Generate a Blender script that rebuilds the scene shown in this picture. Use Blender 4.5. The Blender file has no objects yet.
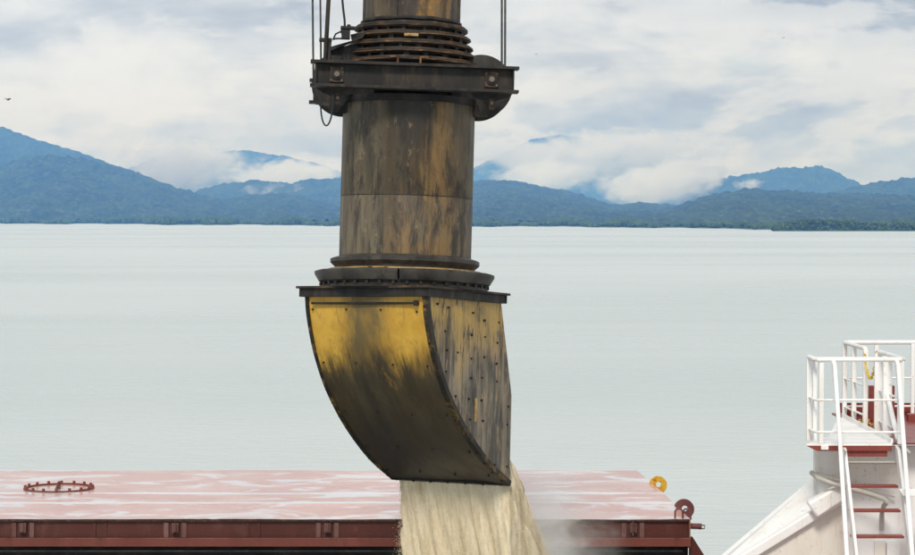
import bpy, bmesh, math, random
import numpy as np
from mathutils import Vector, Matrix, noise as mnoise

R = math.radians
scene = bpy.context.scene
col = scene.collection
random.seed(7); rng = np.random.default_rng(7)

# ------------------------------------------------------------------ camera
F, CX, CY, HORIZON = 2152.0, 457.5, 277.5, 217.0      # focal length and centre measured in photo pixels
CAMH = 16.0                                           # camera height over the water
PITCH = math.atan((CY - HORIZON) / F)
cam_d = bpy.data.cameras.new('camera'); cam = bpy.data.objects.new('camera', cam_d); col.objects.link(cam)
cam_d.sensor_width = 36; cam_d.lens = F / 915 * 36
cam_d.clip_start = 0.5; cam_d.clip_end = 120000
cam.location = (0, 0, CAMH); cam.rotation_euler = (math.pi / 2 - PITCH, 0, 0)
scene.camera = cam

# ------------------------------------------------------------------ sun, sky, exposure
SUN_EL, SUN_AZ = 44, -10          # azimuth measured from behind the camera, negative = over the left shoulder
sd = Vector((math.sin(R(SUN_AZ)) * math.cos(R(SUN_EL)), -math.cos(R(SUN_AZ)) * math.cos(R(SUN_EL)), math.sin(R(SUN_EL))))
sun_d = bpy.data.lights.new('sun', 'SUN'); sun = bpy.data.objects.new('sun', sun_d); col.objects.link(sun)
sun_d.energy = 1.5; sun_d.angle = R(14); sun_d.color = (1.0, 0.96, 0.9)
sun.rotation_euler = sd.to_track_quat('Z', 'Y').to_euler(); sun.location = (0, 0, 80)
scene.view_settings.view_transform = 'Standard'; scene.view_settings.look = 'None'
scene.view_settings.exposure = 0.89; scene.view_settings.gamma = 1.0
scene.view_settings.use_curve_mapping = False
scene.render.engine = 'CYCLES'
scene.cycles.use_denoising = True
scene.cycles.volume_bounces = 3
scene.cycles.max_bounces = 8
scene.cycles.volume_max_steps = 256; scene.cycles.volume_step_rate = 0.5

class NT:
    """small helper that strings shader nodes together"""
    def __init__(s, nt): s.nt = nt; s.n = nt.nodes; s.l = nt.links
    def add(s, t, **kw):
        nd = s.n.new(t)
        for k, v in kw.items(): setattr(nd, k, v)
        return nd
    def put(s, sock, v):
        if isinstance(v, bpy.types.NodeSocket): s.l.new(v, sock)
        elif v is not None:
            if isinstance(v, (tuple, list)) and len(v) == 3 and sock.type == 'RGBA': v = (*v, 1)
            sock.default_value = v
    def coord(s, which='Object'): return s.add('ShaderNodeTexCoord').outputs[which]
    def map(s, vec, scale=(1, 1, 1), loc=(0, 0, 0), rot=(0, 0, 0)):
        m = s.add('ShaderNodeMapping'); s.put(m.inputs['Vector'], vec)
        m.inputs['Scale'].default_value = scale; m.inputs['Location'].default_value = loc; m.inputs['Rotation'].default_value = rot
        return m.outputs[0]
    def noise(s, vec, scale=5, detail=4, rough=0.55, dist=0.0):
        m = s.add('ShaderNodeTexNoise'); s.put(m.inputs['Vector'], vec)
        m.inputs['Scale'].default_value = scale; m.inputs['Detail'].default_value = detail
        m.inputs['Roughness'].default_value = rough; m.inputs['Distortion'].default_value = dist
        return m.outputs['Fac']
    def voro(s, vec, scale=5, feature='F1'):
        m = s.add('ShaderNodeTexVoronoi', feature=feature); s.put(m.inputs['Vector'], vec); m.inputs['Scale'].default_value = scale
        return m.outputs['Distance']
    def math(s, op, a, b=None, c=None, clamp=False):
        m = s.add('ShaderNodeMath', operation=op, use_clamp=clamp); s.put(m.inputs[0], a)
        if b is not None: s.put(m.inputs[1], b)
        if c is not None: s.put(m.inputs[2], c)
        return m.outputs[0]
    def ramp(s, fac, lo, hi, a=0.0, b=1.0):      # smooth step remap
        m = s.add('ShaderNodeMapRange', interpolation_type='SMOOTHSTEP'); s.put(m.inputs[0], fac)
        for i, v in enumerate((lo, hi, a, b)): s.put(m.inputs[i + 1], v)
        return m.outputs[0]
    def cramp(s, fac, stops):
        m = s.add('ShaderNodeValToRGB'); s.put(m.inputs[0], fac); e = m.color_ramp.elements
        while len(e) < len(stops): e.new(0.5)
        for el, (p, c) in zip(e, stops): el.position = p; el.color = (*c, 1)
        return m.outputs[0]
    def mix(s, fac, a, b, mode='MIX'):
        m = s.add('ShaderNodeMix', data_type='RGBA', blend_type=mode)
        s.put(m.inputs[0], fac); s.put(m.inputs[6], a); s.put(m.inputs[7], b)
        return m.outputs[2]
    def sep(s, vec):
        m = s.add('ShaderNodeSeparateXYZ'); s.put(m.inputs[0], vec); return m.outputs
    def bump(s, h, strength=0.3, dist=0.01):
        m = s.add('ShaderNodeBump'); s.put(m.inputs['Height'], h)
        m.inputs['Strength'].default_value = strength; m.inputs['Distance'].default_value = dist
        return m.outputs[0]

def material(name):
    m = bpy.data.materials.new(name); m.use_nodes = True
    t = NT(m.node_tree); b = m.node_tree.nodes['Principled BSDF']
    return m, t, b

# sky: broken overcast over the Nishita sky, the same all the way round
w = bpy.data.worlds.new('World'); scene.world = w; w.use_nodes = True
t = NT(w.node_tree); bg = w.node_tree.nodes['Background']
sky = t.add('ShaderNodeTexSky', sky_type='NISHITA'); sky.sun_disc = False
sky.sun_elevation = R(SUN_EL); sky.sun_rotation = math.atan2(sd.x, sd.y)
sky.air_density = 1.0; sky.dust_density = 1.5
g = t.coord('Generated')
v1 = t.map(g, (1, 1, 6.5), (3.71, 0.13, 2.20))
v2 = t.map(g, (1, 1, 2.4), (6.24, 2.2, 1.2))
big = t.noise(v1, 4.2, 8, 0.55, 0.35)
fine = t.noise(v2, 13.0, 12, 0.63, 0.45)
mixn = t.math('ADD', t.math('MULTIPLY', big, 0.52), t.math('MULTIPLY', fine, 0.48))
cl = t.cramp(mixn, [(0.40, (3.4, 3.6, 3.8)), (0.46, (4.5, 4.75, 4.95)), (0.52, (5.6, 5.85, 6.05)), (0.60, (7.1, 7.25, 7.3))])
bil = t.ramp(t.noise(t.map(g, (1, 1, 3.0), (1.3, 5.1, .35)), 8.5, 12, .60, .3), .50, .575)
cl = t.mix(t.math('MULTIPLY', bil, .55), cl, (7.7, 7.85, 7.85))
gap = t.ramp(t.noise(t.map(g, (1, 1, 2.6), (8.1, 1.2, 3.3)), 11, 7, 0.6, 0.4), 0.60, 0.72, 0, 0.4)
t.put(bg.inputs[0], t.mix(gap, cl, sky.outputs[0])); bg.inputs[1].default_value = 0.063

# ------------------------------------------------------------------ helpers
def P(px, py, Y):
    """world point on the plane y = Y behind a photo pixel"""
    x, z = (px - CX) / F, -(py - CY) / F
    c, s_ = math.cos(PITCH), math.sin(PITCH)
    dy, dz = c + z * s_, -s_ + z * c
    k = Y / dy
    return Vector((x * k, Y, CAMH + dz * k))

class MB:
    def __init__(s): s.v = []; s.f = []
    def add(s, vs, fs):
        o = len(s.v); s.v += [tuple(v) for v in vs]; s.f += [tuple(i + o for i in f) for f in fs]; return s
    def box(s, c, d, M=None):
        c = Vector(c); vs = []
        for x in (-.5, .5):
            for y in (-.5, .5):
                for z in (-.5, .5):
                    p = Vector((x * d[0], y * d[1], z * d[2]))
                    vs.append(c + (M @ p if M else p))
        return s.add(vs, [(0, 1, 3, 2), (4, 6, 7, 5), (0, 4, 5, 1), (2, 3, 7, 6), (0, 2, 6, 4), (1, 5, 7, 3)])
    def hexa(s, a, b):
        """solid between two quads a (4 points) and b"""
        return s.add(list(a) + list(b), [(3, 2, 1, 0), (4, 5, 6, 7), (0, 1, 5, 4), (1, 2, 6, 5), (2, 3, 7, 6), (3, 0, 4, 7)])
    def tube(s, pts, r, n=8, caps=True):
        pts = [Vector(p) for p in pts]; rs = r if isinstance(r, (list, tuple)) else [r] * len(pts)
        vs, fs = [], []; prev = None
        for i, p in enumerate(pts):
            d = (pts[min(i + 1, len(pts) - 1)] - pts[max(i - 1, 0)]).normalized()
            if prev is None: a = d.orthogonal().normalized()
            else: a = (prev - d * prev.dot(d)).normalized()
            prev = a; b = d.cross(a)
            for k in range(n):
                q = 2 * math.pi * (k + .5) / n
                vs.append(p + (a * math.cos(q) + b * math.sin(q)) * rs[i])
        for i in range(len(pts) - 1):
            for k in range(n):
                j = (k + 1) % n
                fs.append((i * n + k, i * n + j, (i + 1) * n + j, (i + 1) * n + k))
        if caps:
            fs.append(tuple(range(n - 1, -1, -1))); fs.append(tuple(range((len(pts) - 1) * n, len(pts) * n)))
        return s.add(vs, fs)
    def lathe(s, prof, n=72, jit=0.0):
        """closed (r, z) profile spun about z"""
        vs, fs = [], []; m = len(prof)
        for k in range(n):
            q = 2 * math.pi * k / n
            for (r, z) in prof:
                dz = jit * mnoise.noise(Vector((math.cos(q) * 3, math.sin(q) * 3, z * 4))) if jit else 0
                dr = jit * mnoise.noise(Vector((math.cos(q) * 4 + 7, math.sin(q) * 4, z * 5))) if jit else 0
                vs.append(((r + dr) * math.cos(q), (r + dr) * math.sin(q), z + dz))
        for k in range(n):
            k2 = (k + 1) % n
            for i in range(m):
                j = (i + 1) % m
                fs.append((k * m + i, k2 * m + i, k2 * m + j, k * m + j))
        return s.add(vs, fs)
    def prism(s, poly, ext):
        """polygon (list of 3d points) pushed along the vector ext"""
        n = len(poly); e = Vector(ext)
        vs = [Vector(p) for p in poly] + [Vector(p) + e for p in poly]
        fs = [tuple(range(n - 1, -1, -1)), tuple(range(n, 2 * n))]
        for i in range(n): fs.append((i, (i + 1) % n, n + (i + 1) % n, n + i))
        return s.add(vs, fs)

def link(name, data, mat=None, parent=None, label=None, cat=None, group=None, kind=None):
    o = bpy.data.objects.new(name, data); col.objects.link(o)
    if parent: o.parent = parent
    if mat and data and not data.materials: data.materials.append(mat)
    tag(o, label, cat, group, kind); return o
def tag(o, label=None, cat=None, group=None, kind=None):
    for k, v in (('label', label), ('category', cat), ('group', group), ('kind', kind)):
        if v: o[k] = v
    return o
def mesh(mb, name, smooth=True, ang=35):
    me = bpy.data.meshes.new(name); me.from_pydata(mb.v, [], mb.f)
    bm = bmesh.new(); bm.from_mesh(me); bmesh.ops.recalc_face_normals(bm, faces=bm.faces); bm.to_mesh(me); bm.free()
    if smooth: me.shade_smooth(); me.set_sharp_from_angle(angle=R(ang))
    return me
def build(mb, name, mat, parent=None, smooth=True, bevel=0, **kw):
    o = link(name, mesh(mb, name, smooth), mat, parent, **kw)
    if bevel:
        m = o.modifiers.new('edges', 'BEVEL'); m.width = bevel; m.segments = 2; m.limit_method = 'ANGLE'
    return o
def empty(name, loc, label, cat, group=None, rot=(0, 0, 0)):
    o = link(name, None, None, None, label, cat, group); o.location = loc; o.rotation_euler = rot; o.empty_display_size = .2
    return o

def vnoise(x, y, seed=0):
    xi, yi = np.floor(x).astype(np.int64), np.floor(y).astype(np.int64); xf, yf = x - xi, y - yi
    def h(a, b):
        n = (a * 374761393 + b * 668265263 + seed * 1442695041) & 0xffffffff
        n = ((n ^ (n >> 13)) * 1274126177) & 0xffffffff
        return ((n ^ (n >> 16)) & 0xffff) / 65535.0
    u, v = xf * xf * (3 - 2 * xf), yf * yf * (3 - 2 * yf)
    return (h(xi, yi) * (1 - u) + h(xi + 1, yi) * u) * (1 - v) + (h(xi, yi + 1) * (1 - u) + h(xi + 1, yi + 1) * u) * v
def fbm(x, y, oct=4, seed=0):
    r = 0; a = .5; tot = 0
    for i in range(oct): r = r + a * vnoise(x * 2 ** i, y * 2 ** i, seed + i); tot += a; a *= .5
    return r / tot
def np_mesh(name, verts, faces, smooth=True):
    verts = np.asarray(verts, np.float32); faces = np.asarray(faces, np.int32); k = faces.shape[1]
    me = bpy.data.meshes.new(name)
    me.vertices.add(len(verts)); me.vertices.foreach_set('co', verts.ravel())
    me.loops.add(faces.size); me.loops.foreach_set('vertex_index', faces.ravel())
    me.polygons.add(len(faces)); me.polygons.foreach_set('loop_start', np.arange(0, faces.size, k, dtype=np.int32))
    me.polygons.foreach_set('use_smooth', np.full(len(faces), smooth))
    me.update(); me.validate(); return me

# ------------------------------------------------------------------ materials
def grime(name, cols, scale=(3, 3, .6), nscale=1.5, rough=.7, rough2=.5, metal=0.0, bump=.25, bd=.006, dirt=None, spots=None, lo=.34, hi=.66):
    """three tones mixed by two stretched noises, with fine speckle and relief"""
    m, t, b = material(name); oc = t.coord()
    a = t.noise(t.map(oc, scale), nscale, 6, .62, .5)
    c = t.noise(t.map(oc, scale, (5.2, 1.7, 3.1)), nscale * 2.3, 5, .65, .3)
    f = t.noise(t.map(oc, (1, 1, 1), (2, 9, 4)), 30, 5, .7)
    base = t.mix(t.ramp(a, lo, hi), cols[0], cols[1])
    base = t.mix(t.ramp(c, .5, .7), base, cols[2])
    base = t.mix(t.ramp(f, .35, .75, 0, .35), base, t.mix(1.0, base, (.45, .42, .4), 'MULTIPLY'))
    if spots: base = t.mix(t.ramp(t.noise(oc, spots[0], 5, .65, .4), spots[1], spots[1] + .1), base, spots[2])
    t.put(b.inputs['Base Color'], base)
    t.put(b.inputs['Roughness'], t.ramp(c, .3, .7, rough, rough2)); b.inputs['Metallic'].default_value = metal; b.inputs['Specular IOR Level'].default_value = .28
    t.put(b.inputs['Normal'], t.bump(t.math('ADD', f, t.math('MULTIPLY', c, .6)), bump, bd))
    return m

M = {}
M['soot'] = grime('sooty_steel', [(.010, .009, .009), (.028, .025, .022), (.045, .034, .024)], rough=.65, rough2=.45)
M['beam'] = grime('grimy_beam_steel', [(.009, .008, .0075), (.028, .024, .021), (.048, .034, .022)], (2, 2, .5), 2.0, rough=.65, rough2=.45)
M['ring'] = grime('rusty_ring_steel', [(.020, .016, .013), (.055, .038, .026), (.14, .07, .028)], (1, 1, 3), 2.4, rough=.75, rough2=.55, bump=.5)
M['lip'] = grime('rust_worn_lip', [(.035, .026, .02), (.13, .07, .035), (.26, .13, .05)], (2, 2, 2), 1.6, rough=.8, rough2=.6, bump=.5)
M['rim'] = grime('worn_ring_steel', [(.028, .026, .024), (.070, .062, .054), (.022, .019, .017)], (1.5, 1.5, 1.0), 2.2, rough=.6, rough2=.45)
M['gold'] = grime('grain_dusted_steel', [(.35, .20, .06), (.5, .36, .16), (.06, .04, .02)], (2, 2, 2), 2.4, rough=.8, rough2=.7)
M['rust'] = grime('orange_rust', [(.16, .065, .025), (.26, .13, .055), (.06, .03, .02)], rough=.85, rough2=.7)
M['wire'] = grime('wire_rope_steel', [(.05, .052, .055), (.10, .10, .10), (.03, .03, .03)], (8, 8, 8), 2, rough=.5, rough2=.4, metal=.3)
M['rubber'] = grime('black_rubber', [(.012, .012, .013), (.022, .022, .024), (.03, .03, .03)], rough=.6, rough2=.45)
M['bolt'] = grime('dark_bolt', [(.012, .010, .009), (.03, .02, .014), (.05, .03, .015)], rough=.55, rough2=.45)
M['boltlight'] = grime('worn_bolt', [(.10, .085, .07), (.17, .14, .11), (.06, .05, .04)], rough=.55, rough2=.45)

def pipe_material(name, tones, centre, streak=.12, dark_at=None, rust_at=None):
    """old grey paint on a tube with soot and rust runs that keep their place round the tube"""
    m, t, b = material(name); oc = t.coord(); x, y, z = t.sep(oc)
    s1 = t.noise(t.map(oc, (1, 1, streak)), 2.6, 7, .62, .35)
    s2 = t.noise(t.map(oc, (1, 1, streak * .6), (3, 1, 2)), 9, 5, .6, .2)
    bl = t.noise(t.map(oc, (1, 1, .6), (1, 6, 2)), 3.0, 10, .74, .3)
    b2 = t.noise(t.map(oc, (1, 1, .28), (8, 3, 5)), 4.2, 10, .72, .35)
    base = t.mix(t.ramp(t.math('ADD', t.math('MULTIPLY', s1, .5), t.math('MULTIPLY', b2, .5)), .38, .60), tones[0], tones[1])
    wob = t.math('ADD', x, t.math('MULTIPLY', t.math('SUBTRACT', bl, .5), .55))
    if rust_at:
        a = t.ramp(t.math('ABSOLUTE', t.math('SUBTRACT', wob, rust_at[0])), rust_at[1], rust_at[1] * .25)
        base = t.mix(t.math('MULTIPLY', a, t.ramp(bl, .30, .56)), base, tones[2])
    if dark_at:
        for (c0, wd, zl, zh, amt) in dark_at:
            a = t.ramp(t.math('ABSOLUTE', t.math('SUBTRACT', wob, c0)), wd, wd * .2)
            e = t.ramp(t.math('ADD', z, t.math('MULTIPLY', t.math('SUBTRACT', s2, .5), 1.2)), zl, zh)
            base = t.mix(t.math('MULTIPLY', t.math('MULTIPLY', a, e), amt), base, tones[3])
    base = t.mix(t.ramp(s2, .48, .72, 0, .65), base, tones[3])
    base = t.mix(t.ramp(b2, .47, .62, 0, .88), base, tones[3])
    base = t.mix(t.ramp(t.noise(t.map(oc, (1, 1, .5), (7, 2, 2)), 13, 6, .7, .5), .57, .72, 0, .42), base, tones[4])
    sp = t.noise(oc, 45, 4, .7)
    base = t.mix(t.ramp(sp, .55, .75, 0, .5), base, tones[3])
    t.put(b.inputs['Base Color'], base)
    t.put(b.inputs['Roughness'], t.ramp(s1, .3, .7, .72, .5))
    t.put(b.inputs['Normal'], t.bump(t.math('ADD', sp, t.math('MULTIPLY', bl, 1.5)), .35, .006))
    return m
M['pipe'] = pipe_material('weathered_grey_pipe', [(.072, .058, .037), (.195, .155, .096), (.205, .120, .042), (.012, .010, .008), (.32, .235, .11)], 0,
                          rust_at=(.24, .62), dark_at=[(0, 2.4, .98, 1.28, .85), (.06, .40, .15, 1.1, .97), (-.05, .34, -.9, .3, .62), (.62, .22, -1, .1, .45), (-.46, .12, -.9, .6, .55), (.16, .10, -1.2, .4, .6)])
M['tube'] = pipe_material('rusty_yellow_tube', [(.075, .055, .034), (.15, .11, .062), (.27, .14, .032), (.016, .013, .011), (.42, .27, .08)], 0,
                          rust_at=(.22, .42), dark_at=[(-.15, .28, 1.4, 2.2, .85), (.38, .10, 1.0, 2.0, .7), (.05, .12, 3.2, 2.2, .8)])

def chute_material(name, front):
    m, t, b = material(name); oc = t.coord(); x, y, z = t.sep(oc)
    st = t.noise(t.map(oc, (1, 1, .10) if not front else (1, .25, .25)), 7 if not front else 4.5, 6, .64, .25)
    st2 = t.noise(t.map(oc, (1, 1, .2), (4, 2, 1)), 17, 5, .65, .3)
    bl = t.noise(t.map(oc, (1.1, .7, .8), (.6, .3, .1)), 1.7, 8, .66, .7)
    sp = t.noise(oc, 38, 5, .72)
    if front:
        base = t.mix(t.ramp(bl, .35, .65), (.50, .275, .028), (.60, .36, .050))
        base = t.mix(t.ramp(st2, .52, .7, 0, .6), base, (.30, .17, .03))
        # soot: everything below about 0.9 m from the flange, and a stained patch in the middle
        zz = t.math('ADD', z, t.math('MULTIPLY', t.math('SUBTRACT', t.math('ADD', t.math('MULTIPLY', st, .75), t.math('ADD', t.math('MULTIPLY', bl, .55), t.math('MULTIPLY', t.noise(t.map(oc, (1, .07, .07), (2, 2, 2)), 42, 5, .75), .40))), .85), 1.15))
        low = t.ramp(zz, -.62, -1.10)
        cx = t.math('ADD', x, t.math('MULTIPLY', t.math('SUBTRACT', st2, .5), .5))
        cx = t.math('ADD', cx, t.math('MULTIPLY', t.math('ADD', z, .45), -.25))
        mid = t.math('MULTIPLY', t.ramp(t.math('ABSOLUTE', t.math('ADD', cx, .05)), .52, .08), t.ramp(bl, .28, .58, .45, .95))
        base = t.mix(mid, base, (.10, .074, .030))
        soot = t.mix(t.ramp(st, .35, .7), (.026, .021, .013), (.060, .047, .023))
        soot = t.mix(t.ramp(z, -1.25, -2.0), soot, (.022, .019, .016))
        scr = t.ramp(t.noise(t.map(oc, (1, .05, .05), (5, 1, 1)), 55, 4, .75, .15), .60, .70, 0, .5)
        soot = t.mix(scr, soot, (.12, .088, .042))
        base = t.mix(t.math('MULTIPLY', low, .97), base, soot)
        rust = t.math('MULTIPLY', t.ramp(t.math('ABSOLUTE', t.math('ADD', t.math('ADD', x, -.05), t.math('MULTIPLY', t.math('SUBTRACT', bl, .5), .4))), .35, .05), t.ramp(t.noise(t.map(oc, (1, .4, .4)), 12, 6, .7, .3), .50, .66))
        rust = t.math('MULTIPLY', rust, t.math('MULTIPLY', t.ramp(z, -1.45, -1.1), t.ramp(z, -.45, -.75)))
        base = t.mix(t.math('MULTIPLY', rust, .45), base, (.30, .165, .035))
    else:
        base = t.mix(t.ramp(st, .36, .64), (.055, .047, .036), (.225, .185, .13))
        up = t.ramp(t.math('ADD', z, t.math('MULTIPLY', t.math('SUBTRACT', st, .5), 2.2)), -1.0, -.15)
        base = t.mix(t.math('MULTIPLY', up, t.ramp(bl, .30, .55, .15, .85)), base, (.46, .29, .06))
        base = t.mix(t.math('MULTIPLY', t.ramp(st2, .56, .66), .7), base, (.36, .25, .13))
        base = t.mix(t.ramp(st2, .48, .36, 0, .85), base, (.03, .026, .022))
    base = t.mix(t.ramp(sp, .56, .74, 0, .45), base, t.mix(1.0, base, (.28, .26, .24), 'MULTIPLY'))
    t.put(b.inputs['Base Color'], base)
    t.put(b.inputs['Roughness'], t.ramp(bl, .3, .7, .62, .42))
    t.put(b.inputs['Normal'], t.bump(t.math('ADD', sp, t.math('MULTIPLY', bl, 2.0)), .3, .006))
    return m
M['chute_front'] = chute_material('yellow_paint_under_soot', True)
M['chute_side'] = chute_material('scoured_grey_plate', False)
M['chute_edge'] = grime('chute_edge_steel', [(.012, .011, .010), (.035, .027, .018), (.22, .13, .03)], (1, 1, 1), 2.2, rough=.6, rough2=.5)

def red_paint(name, a, b_, c, rough=.5):
    return grime(name, [a, b_, c], (1.2, 1.2, .5), 1.6, rough=rough, rough2=rough - .12, bump=.25, bd=.004, spots=(9, .63, (.10, .045, .03)))
M['red'] = red_paint('red_oxide_paint', (.070, .018, .013), (.092, .025, .018), (.105, .037, .028))
M['redlip'] = red_paint('red_oxide_lip', (.14, .036, .026), (.17, .048, .034), (.11, .035, .025))
M['reddark'] = red_paint('faded_red_rib', (.11, .045, .035), (.19, .10, .085), (.075, .033, .026))
M['redgloss'] = red_paint('clean_red_oxide', (.22, .05, .04), (.26, .06, .045), (.19, .045, .035), .42)
M['edge'] = grime('rotten_rust_edge', [(.03, .014, .01), (.07, .03, .022), (.13, .06, .045)], (3, 1, 1), 3, rough=.8, rough2=.7, bump=.6)
M['black'] = grime('black_gap_shade', [(.006, .006, .006), (.014, .013, .013), (.03, .028, .026)], (1, 1, 1), 2)  # near-black colour puts the gap's shade onto the coaming
M['plum'] = grime('plum_lug_paint', [(.13, .045, .045), (.17, .06, .055), (.09, .035, .03)], (1, 1, 1), 4, rough=.5)
M['yellow'] = grime('yellow_lug_paint', [(.62, .34, .02), (.7, .42, .04), (.30, .10, .03)], (2, 2, 2), 2.5, rough=.5)
M['chain'] = grime('yellow_plastic_chain', [(.68, .45, .05), (.75, .55, .09), (.55, .3, .05)], (2, 2, 2), 3, rough=.45)

def white_paint(name, base, stain, amt, rough=.42):
    m, t, b = material(name); oc = t.coord()
    n1 = t.noise(t.map(oc, (1, 1, .3)), 2.2, 6, .62, .4); n2 = t.noise(t.map(oc, (1, 1, .12), (3, 1, 1)), 9, 5, .6)
    c = t.mix(t.ramp(n1, .42, .75, 0, amt), base, stain)
    c = t.mix(t.ramp(n2, .6, .75, 0, amt), c, stain)
    c = t.mix(t.ramp(t.noise(oc, 14, 5, .7), .60, .68, 0, amt * .9), c, (.42, .24, .15))
    run = t.noise(t.map(oc, (1, 1, .05), (9, 4, 1)), 26, 4, .6)
    c = t.mix(t.math('MULTIPLY', t.ramp(run, .60, .70), t.ramp(n1, .45, .6, 0, amt)), c, (.50, .33, .22))
    t.put(b.inputs['Base Color'], c); b.inputs['Roughness'].default_value = rough
    t.put(b.inputs['Normal'], t.bump(n1, .15, .01)); return m
M['white'] = white_paint('white_ship_paint', (.83, .83, .82), (.66, .60, .52), .55)
M['cream'] = white_paint('cream_shade_stained_paint', (.74, .71, .65), (.60, .52, .42), .55)  # cream base puts shade into the wall panel's colour; stains are random
M['pipegrey'] = white_paint('grey_pipe_paint', (.42, .40, .36), (.34, .30, .25), .5)

# hatch top: red paint under standing water and wet film, sky sheen painted in
m, t, b = material('sheen_tinted_hatch_paint'); M['hatchtop'] = m; oc = t.coord()
n1 = t.noise(t.map(oc, (.55, .9, 1)), 1.1, 7, .6, .6)
n2 = t.noise(t.map(oc, (.8, 1.3, 1), (3, 5, 0)), 1.15, 8, .62, 1.0)
n3 = t.noise(oc, 12, 5, .65)
ox, oy, oz = t.sep(oc)
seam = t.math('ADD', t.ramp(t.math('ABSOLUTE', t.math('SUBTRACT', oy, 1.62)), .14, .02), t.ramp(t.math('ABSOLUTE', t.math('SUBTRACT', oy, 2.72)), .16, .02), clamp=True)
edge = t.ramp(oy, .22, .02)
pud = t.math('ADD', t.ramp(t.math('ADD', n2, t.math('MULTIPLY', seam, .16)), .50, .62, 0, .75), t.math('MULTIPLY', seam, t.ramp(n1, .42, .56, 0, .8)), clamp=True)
basec = t.mix(t.ramp(n1, .35, .65), (.56, .265, .20), (.66, .39, .315))
basec = t.mix(t.ramp(n3, .4, .7, 0, .35), basec, (.42, .17, .14))
basec = t.mix(edge, basec, (.56, .40, .34))
t.put(b.inputs['Base Color'], t.mix(pud, basec, (.80, .79, .78)))  # puddles whitened in the base colour for the mirrored sky
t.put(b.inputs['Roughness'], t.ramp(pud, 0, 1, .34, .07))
b.inputs['IOR'].default_value = 1.5
b.inputs['Coat Weight'].default_value = .6; b.inputs['Coat Roughness'].default_value = .12; b.inputs['Coat IOR'].default_value = 1.4
t.put(b.inputs['Normal'], t.bump(t.math('MULTIPLY', t.math('ADD', n3, n1), t.math('SUBTRACT', 1.0, pud)), .12, .01))

# water
m, t, b = material('bay_water'); M['water'] = m; oc = t.coord()
w1 = t.noise(t.map(oc, (.35, 1.0, 1)), .9, 6, .6, .4)
w2 = t.noise(t.map(oc, (.02, .07, 1), (3, 1, 0)), .5, 5, .6, .6)
w3 = t.noise(t.map(oc, (.003, .012, 1), (1, 4, 0)), .5, 5, .6, .8)
b.inputs['Base Color'].default_value = (.36, .40, .385, 1)
t.put(b.inputs['Base Color'], t.mix(t.ramp(w3, .35, .65), (.47, .52, .505), (.55, .59, .575)))
t.put(b.inputs['Roughness'], t.ramp(t.math('ADD', t.math('MULTIPLY', w2, .5), t.math('MULTIPLY', w3, .5)), .3, .7, .24, .36))
b.inputs['IOR'].default_value = 1.34
t.put(b.inputs['Normal'], t.bump(t.math('ADD', t.math('MULTIPLY', w1, 2.2), t.math('MULTIPLY', w2, 1.8)), .34, .4))

def forest_material(name, a, b_, c, scale):
    m, t, b = material(name); oc = t.coord()
    n1 = t.noise(t.map(oc, (1, .35, 1)), scale, 5, .65, .3); n2 = t.noise(t.map(oc, (1, .35, 1), (91, 5, 2)), scale * 6, 4, .7)
    c1 = t.mix(t.ramp(n1, .35, .65), a, b_); c1 = t.mix(t.ramp(n2, .5, .7), c1, c)
    t.put(b.inputs['Base Color'], c1); b.inputs['Roughness'].default_value = .8; b.inputs['Specular IOR Level'].default_value = .15
    return m
M['hill'] = forest_material('rainforest_hill', (.010, .024, .011), (.036, .066, .026), (.10, .14, .055), .010)
M['shore'] = forest_material('shore_forest', (.030, .060, .022), (.060, .100, .035), (.10, .14, .055), .03)
M['mangrove'] = forest_material('mangrove_leaves', (.035, .065, .022), (.075, .115, .038), (.12, .155, .06), .05)

# ------------------------------------------------------------------ the setting: water, hills, woods
me = np_mesh('water', [(-20000, -3000, 0), (20000, -3000, 0), (20000, 20400, 0), (-20000, 20400, 0)], [(0, 1, 2, 3)])
link('water', me, M['water'], kind='structure')

def ridge(name, pts, D, Df, x0, x1, step=1.5, rows=80, rough=10.0, spur=.34, seed=1, back=1.12):
    """wooded ridge: crest at distance D along the measured skyline, front slope coming down to the flat at Df"""
    pxs = np.arange(x0, x1 + step, step); sk = np.interp(pxs, [p[0] for p in pts], [p[1] for p in pts])
    zc = CAMH + (HORIZON - sk) * D / F
    tt = np.concatenate([np.linspace(0, 1, rows), np.linspace(1.05, 1.4, 8)])
    T, PX = np.meshgrid(tt, pxs, indexing='ij'); ZC = np.broadcast_to(zc, T.shape)
    dfn = Df(pxs) if callable(Df) else np.full_like(pxs, Df)
    DFN = np.broadcast_to(dfn, T.shape)
    Y = np.where(T <= 1, DFN + (D - DFN) * T, D * (1 + (T - 1) * .4)); X = (PX - CX) / F * Y
    Tc = np.clip(T, 0, 1)
    s = Tc ** 1.15; s = np.where(T > 1, 1 - ((T - 1) / .4) ** 2 * .95, s)
    sp = fbm(X / 620 + seed, Y / 1500, 4, seed) - .5
    z = 3 + (ZC - 3) * s + spur * ZC * sp * 4 * Tc * (1 - Tc)
    lim = CAMH + (ZC - CAMH) * Y / D
    z = np.where(T < .97, np.minimum(z, lim - 4 - 20 * (1 - Tc)), z)
    z = np.maximum(z, 2)
    c = fbm(X / 26, Y / 70, 3, seed + 9); c2 = vnoise(X / 11, Y / 40, seed + 3)
    z = z + (c - .5) * rough * 2.2 + (c2 - .5) * rough
    n, m_ = T.shape; idx = np.arange(n * m_).reshape(n, m_)
    q = np.stack([idx[:-1, :-1], idx[:-1, 1:], idx[1:, 1:], idx[1:, :-1]], -1).reshape(-1, 4)
    return link(name, np_mesh(name, np.stack([X, Y, z], -1).reshape(-1, 3), q), M['hill'], kind='structure')

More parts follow.
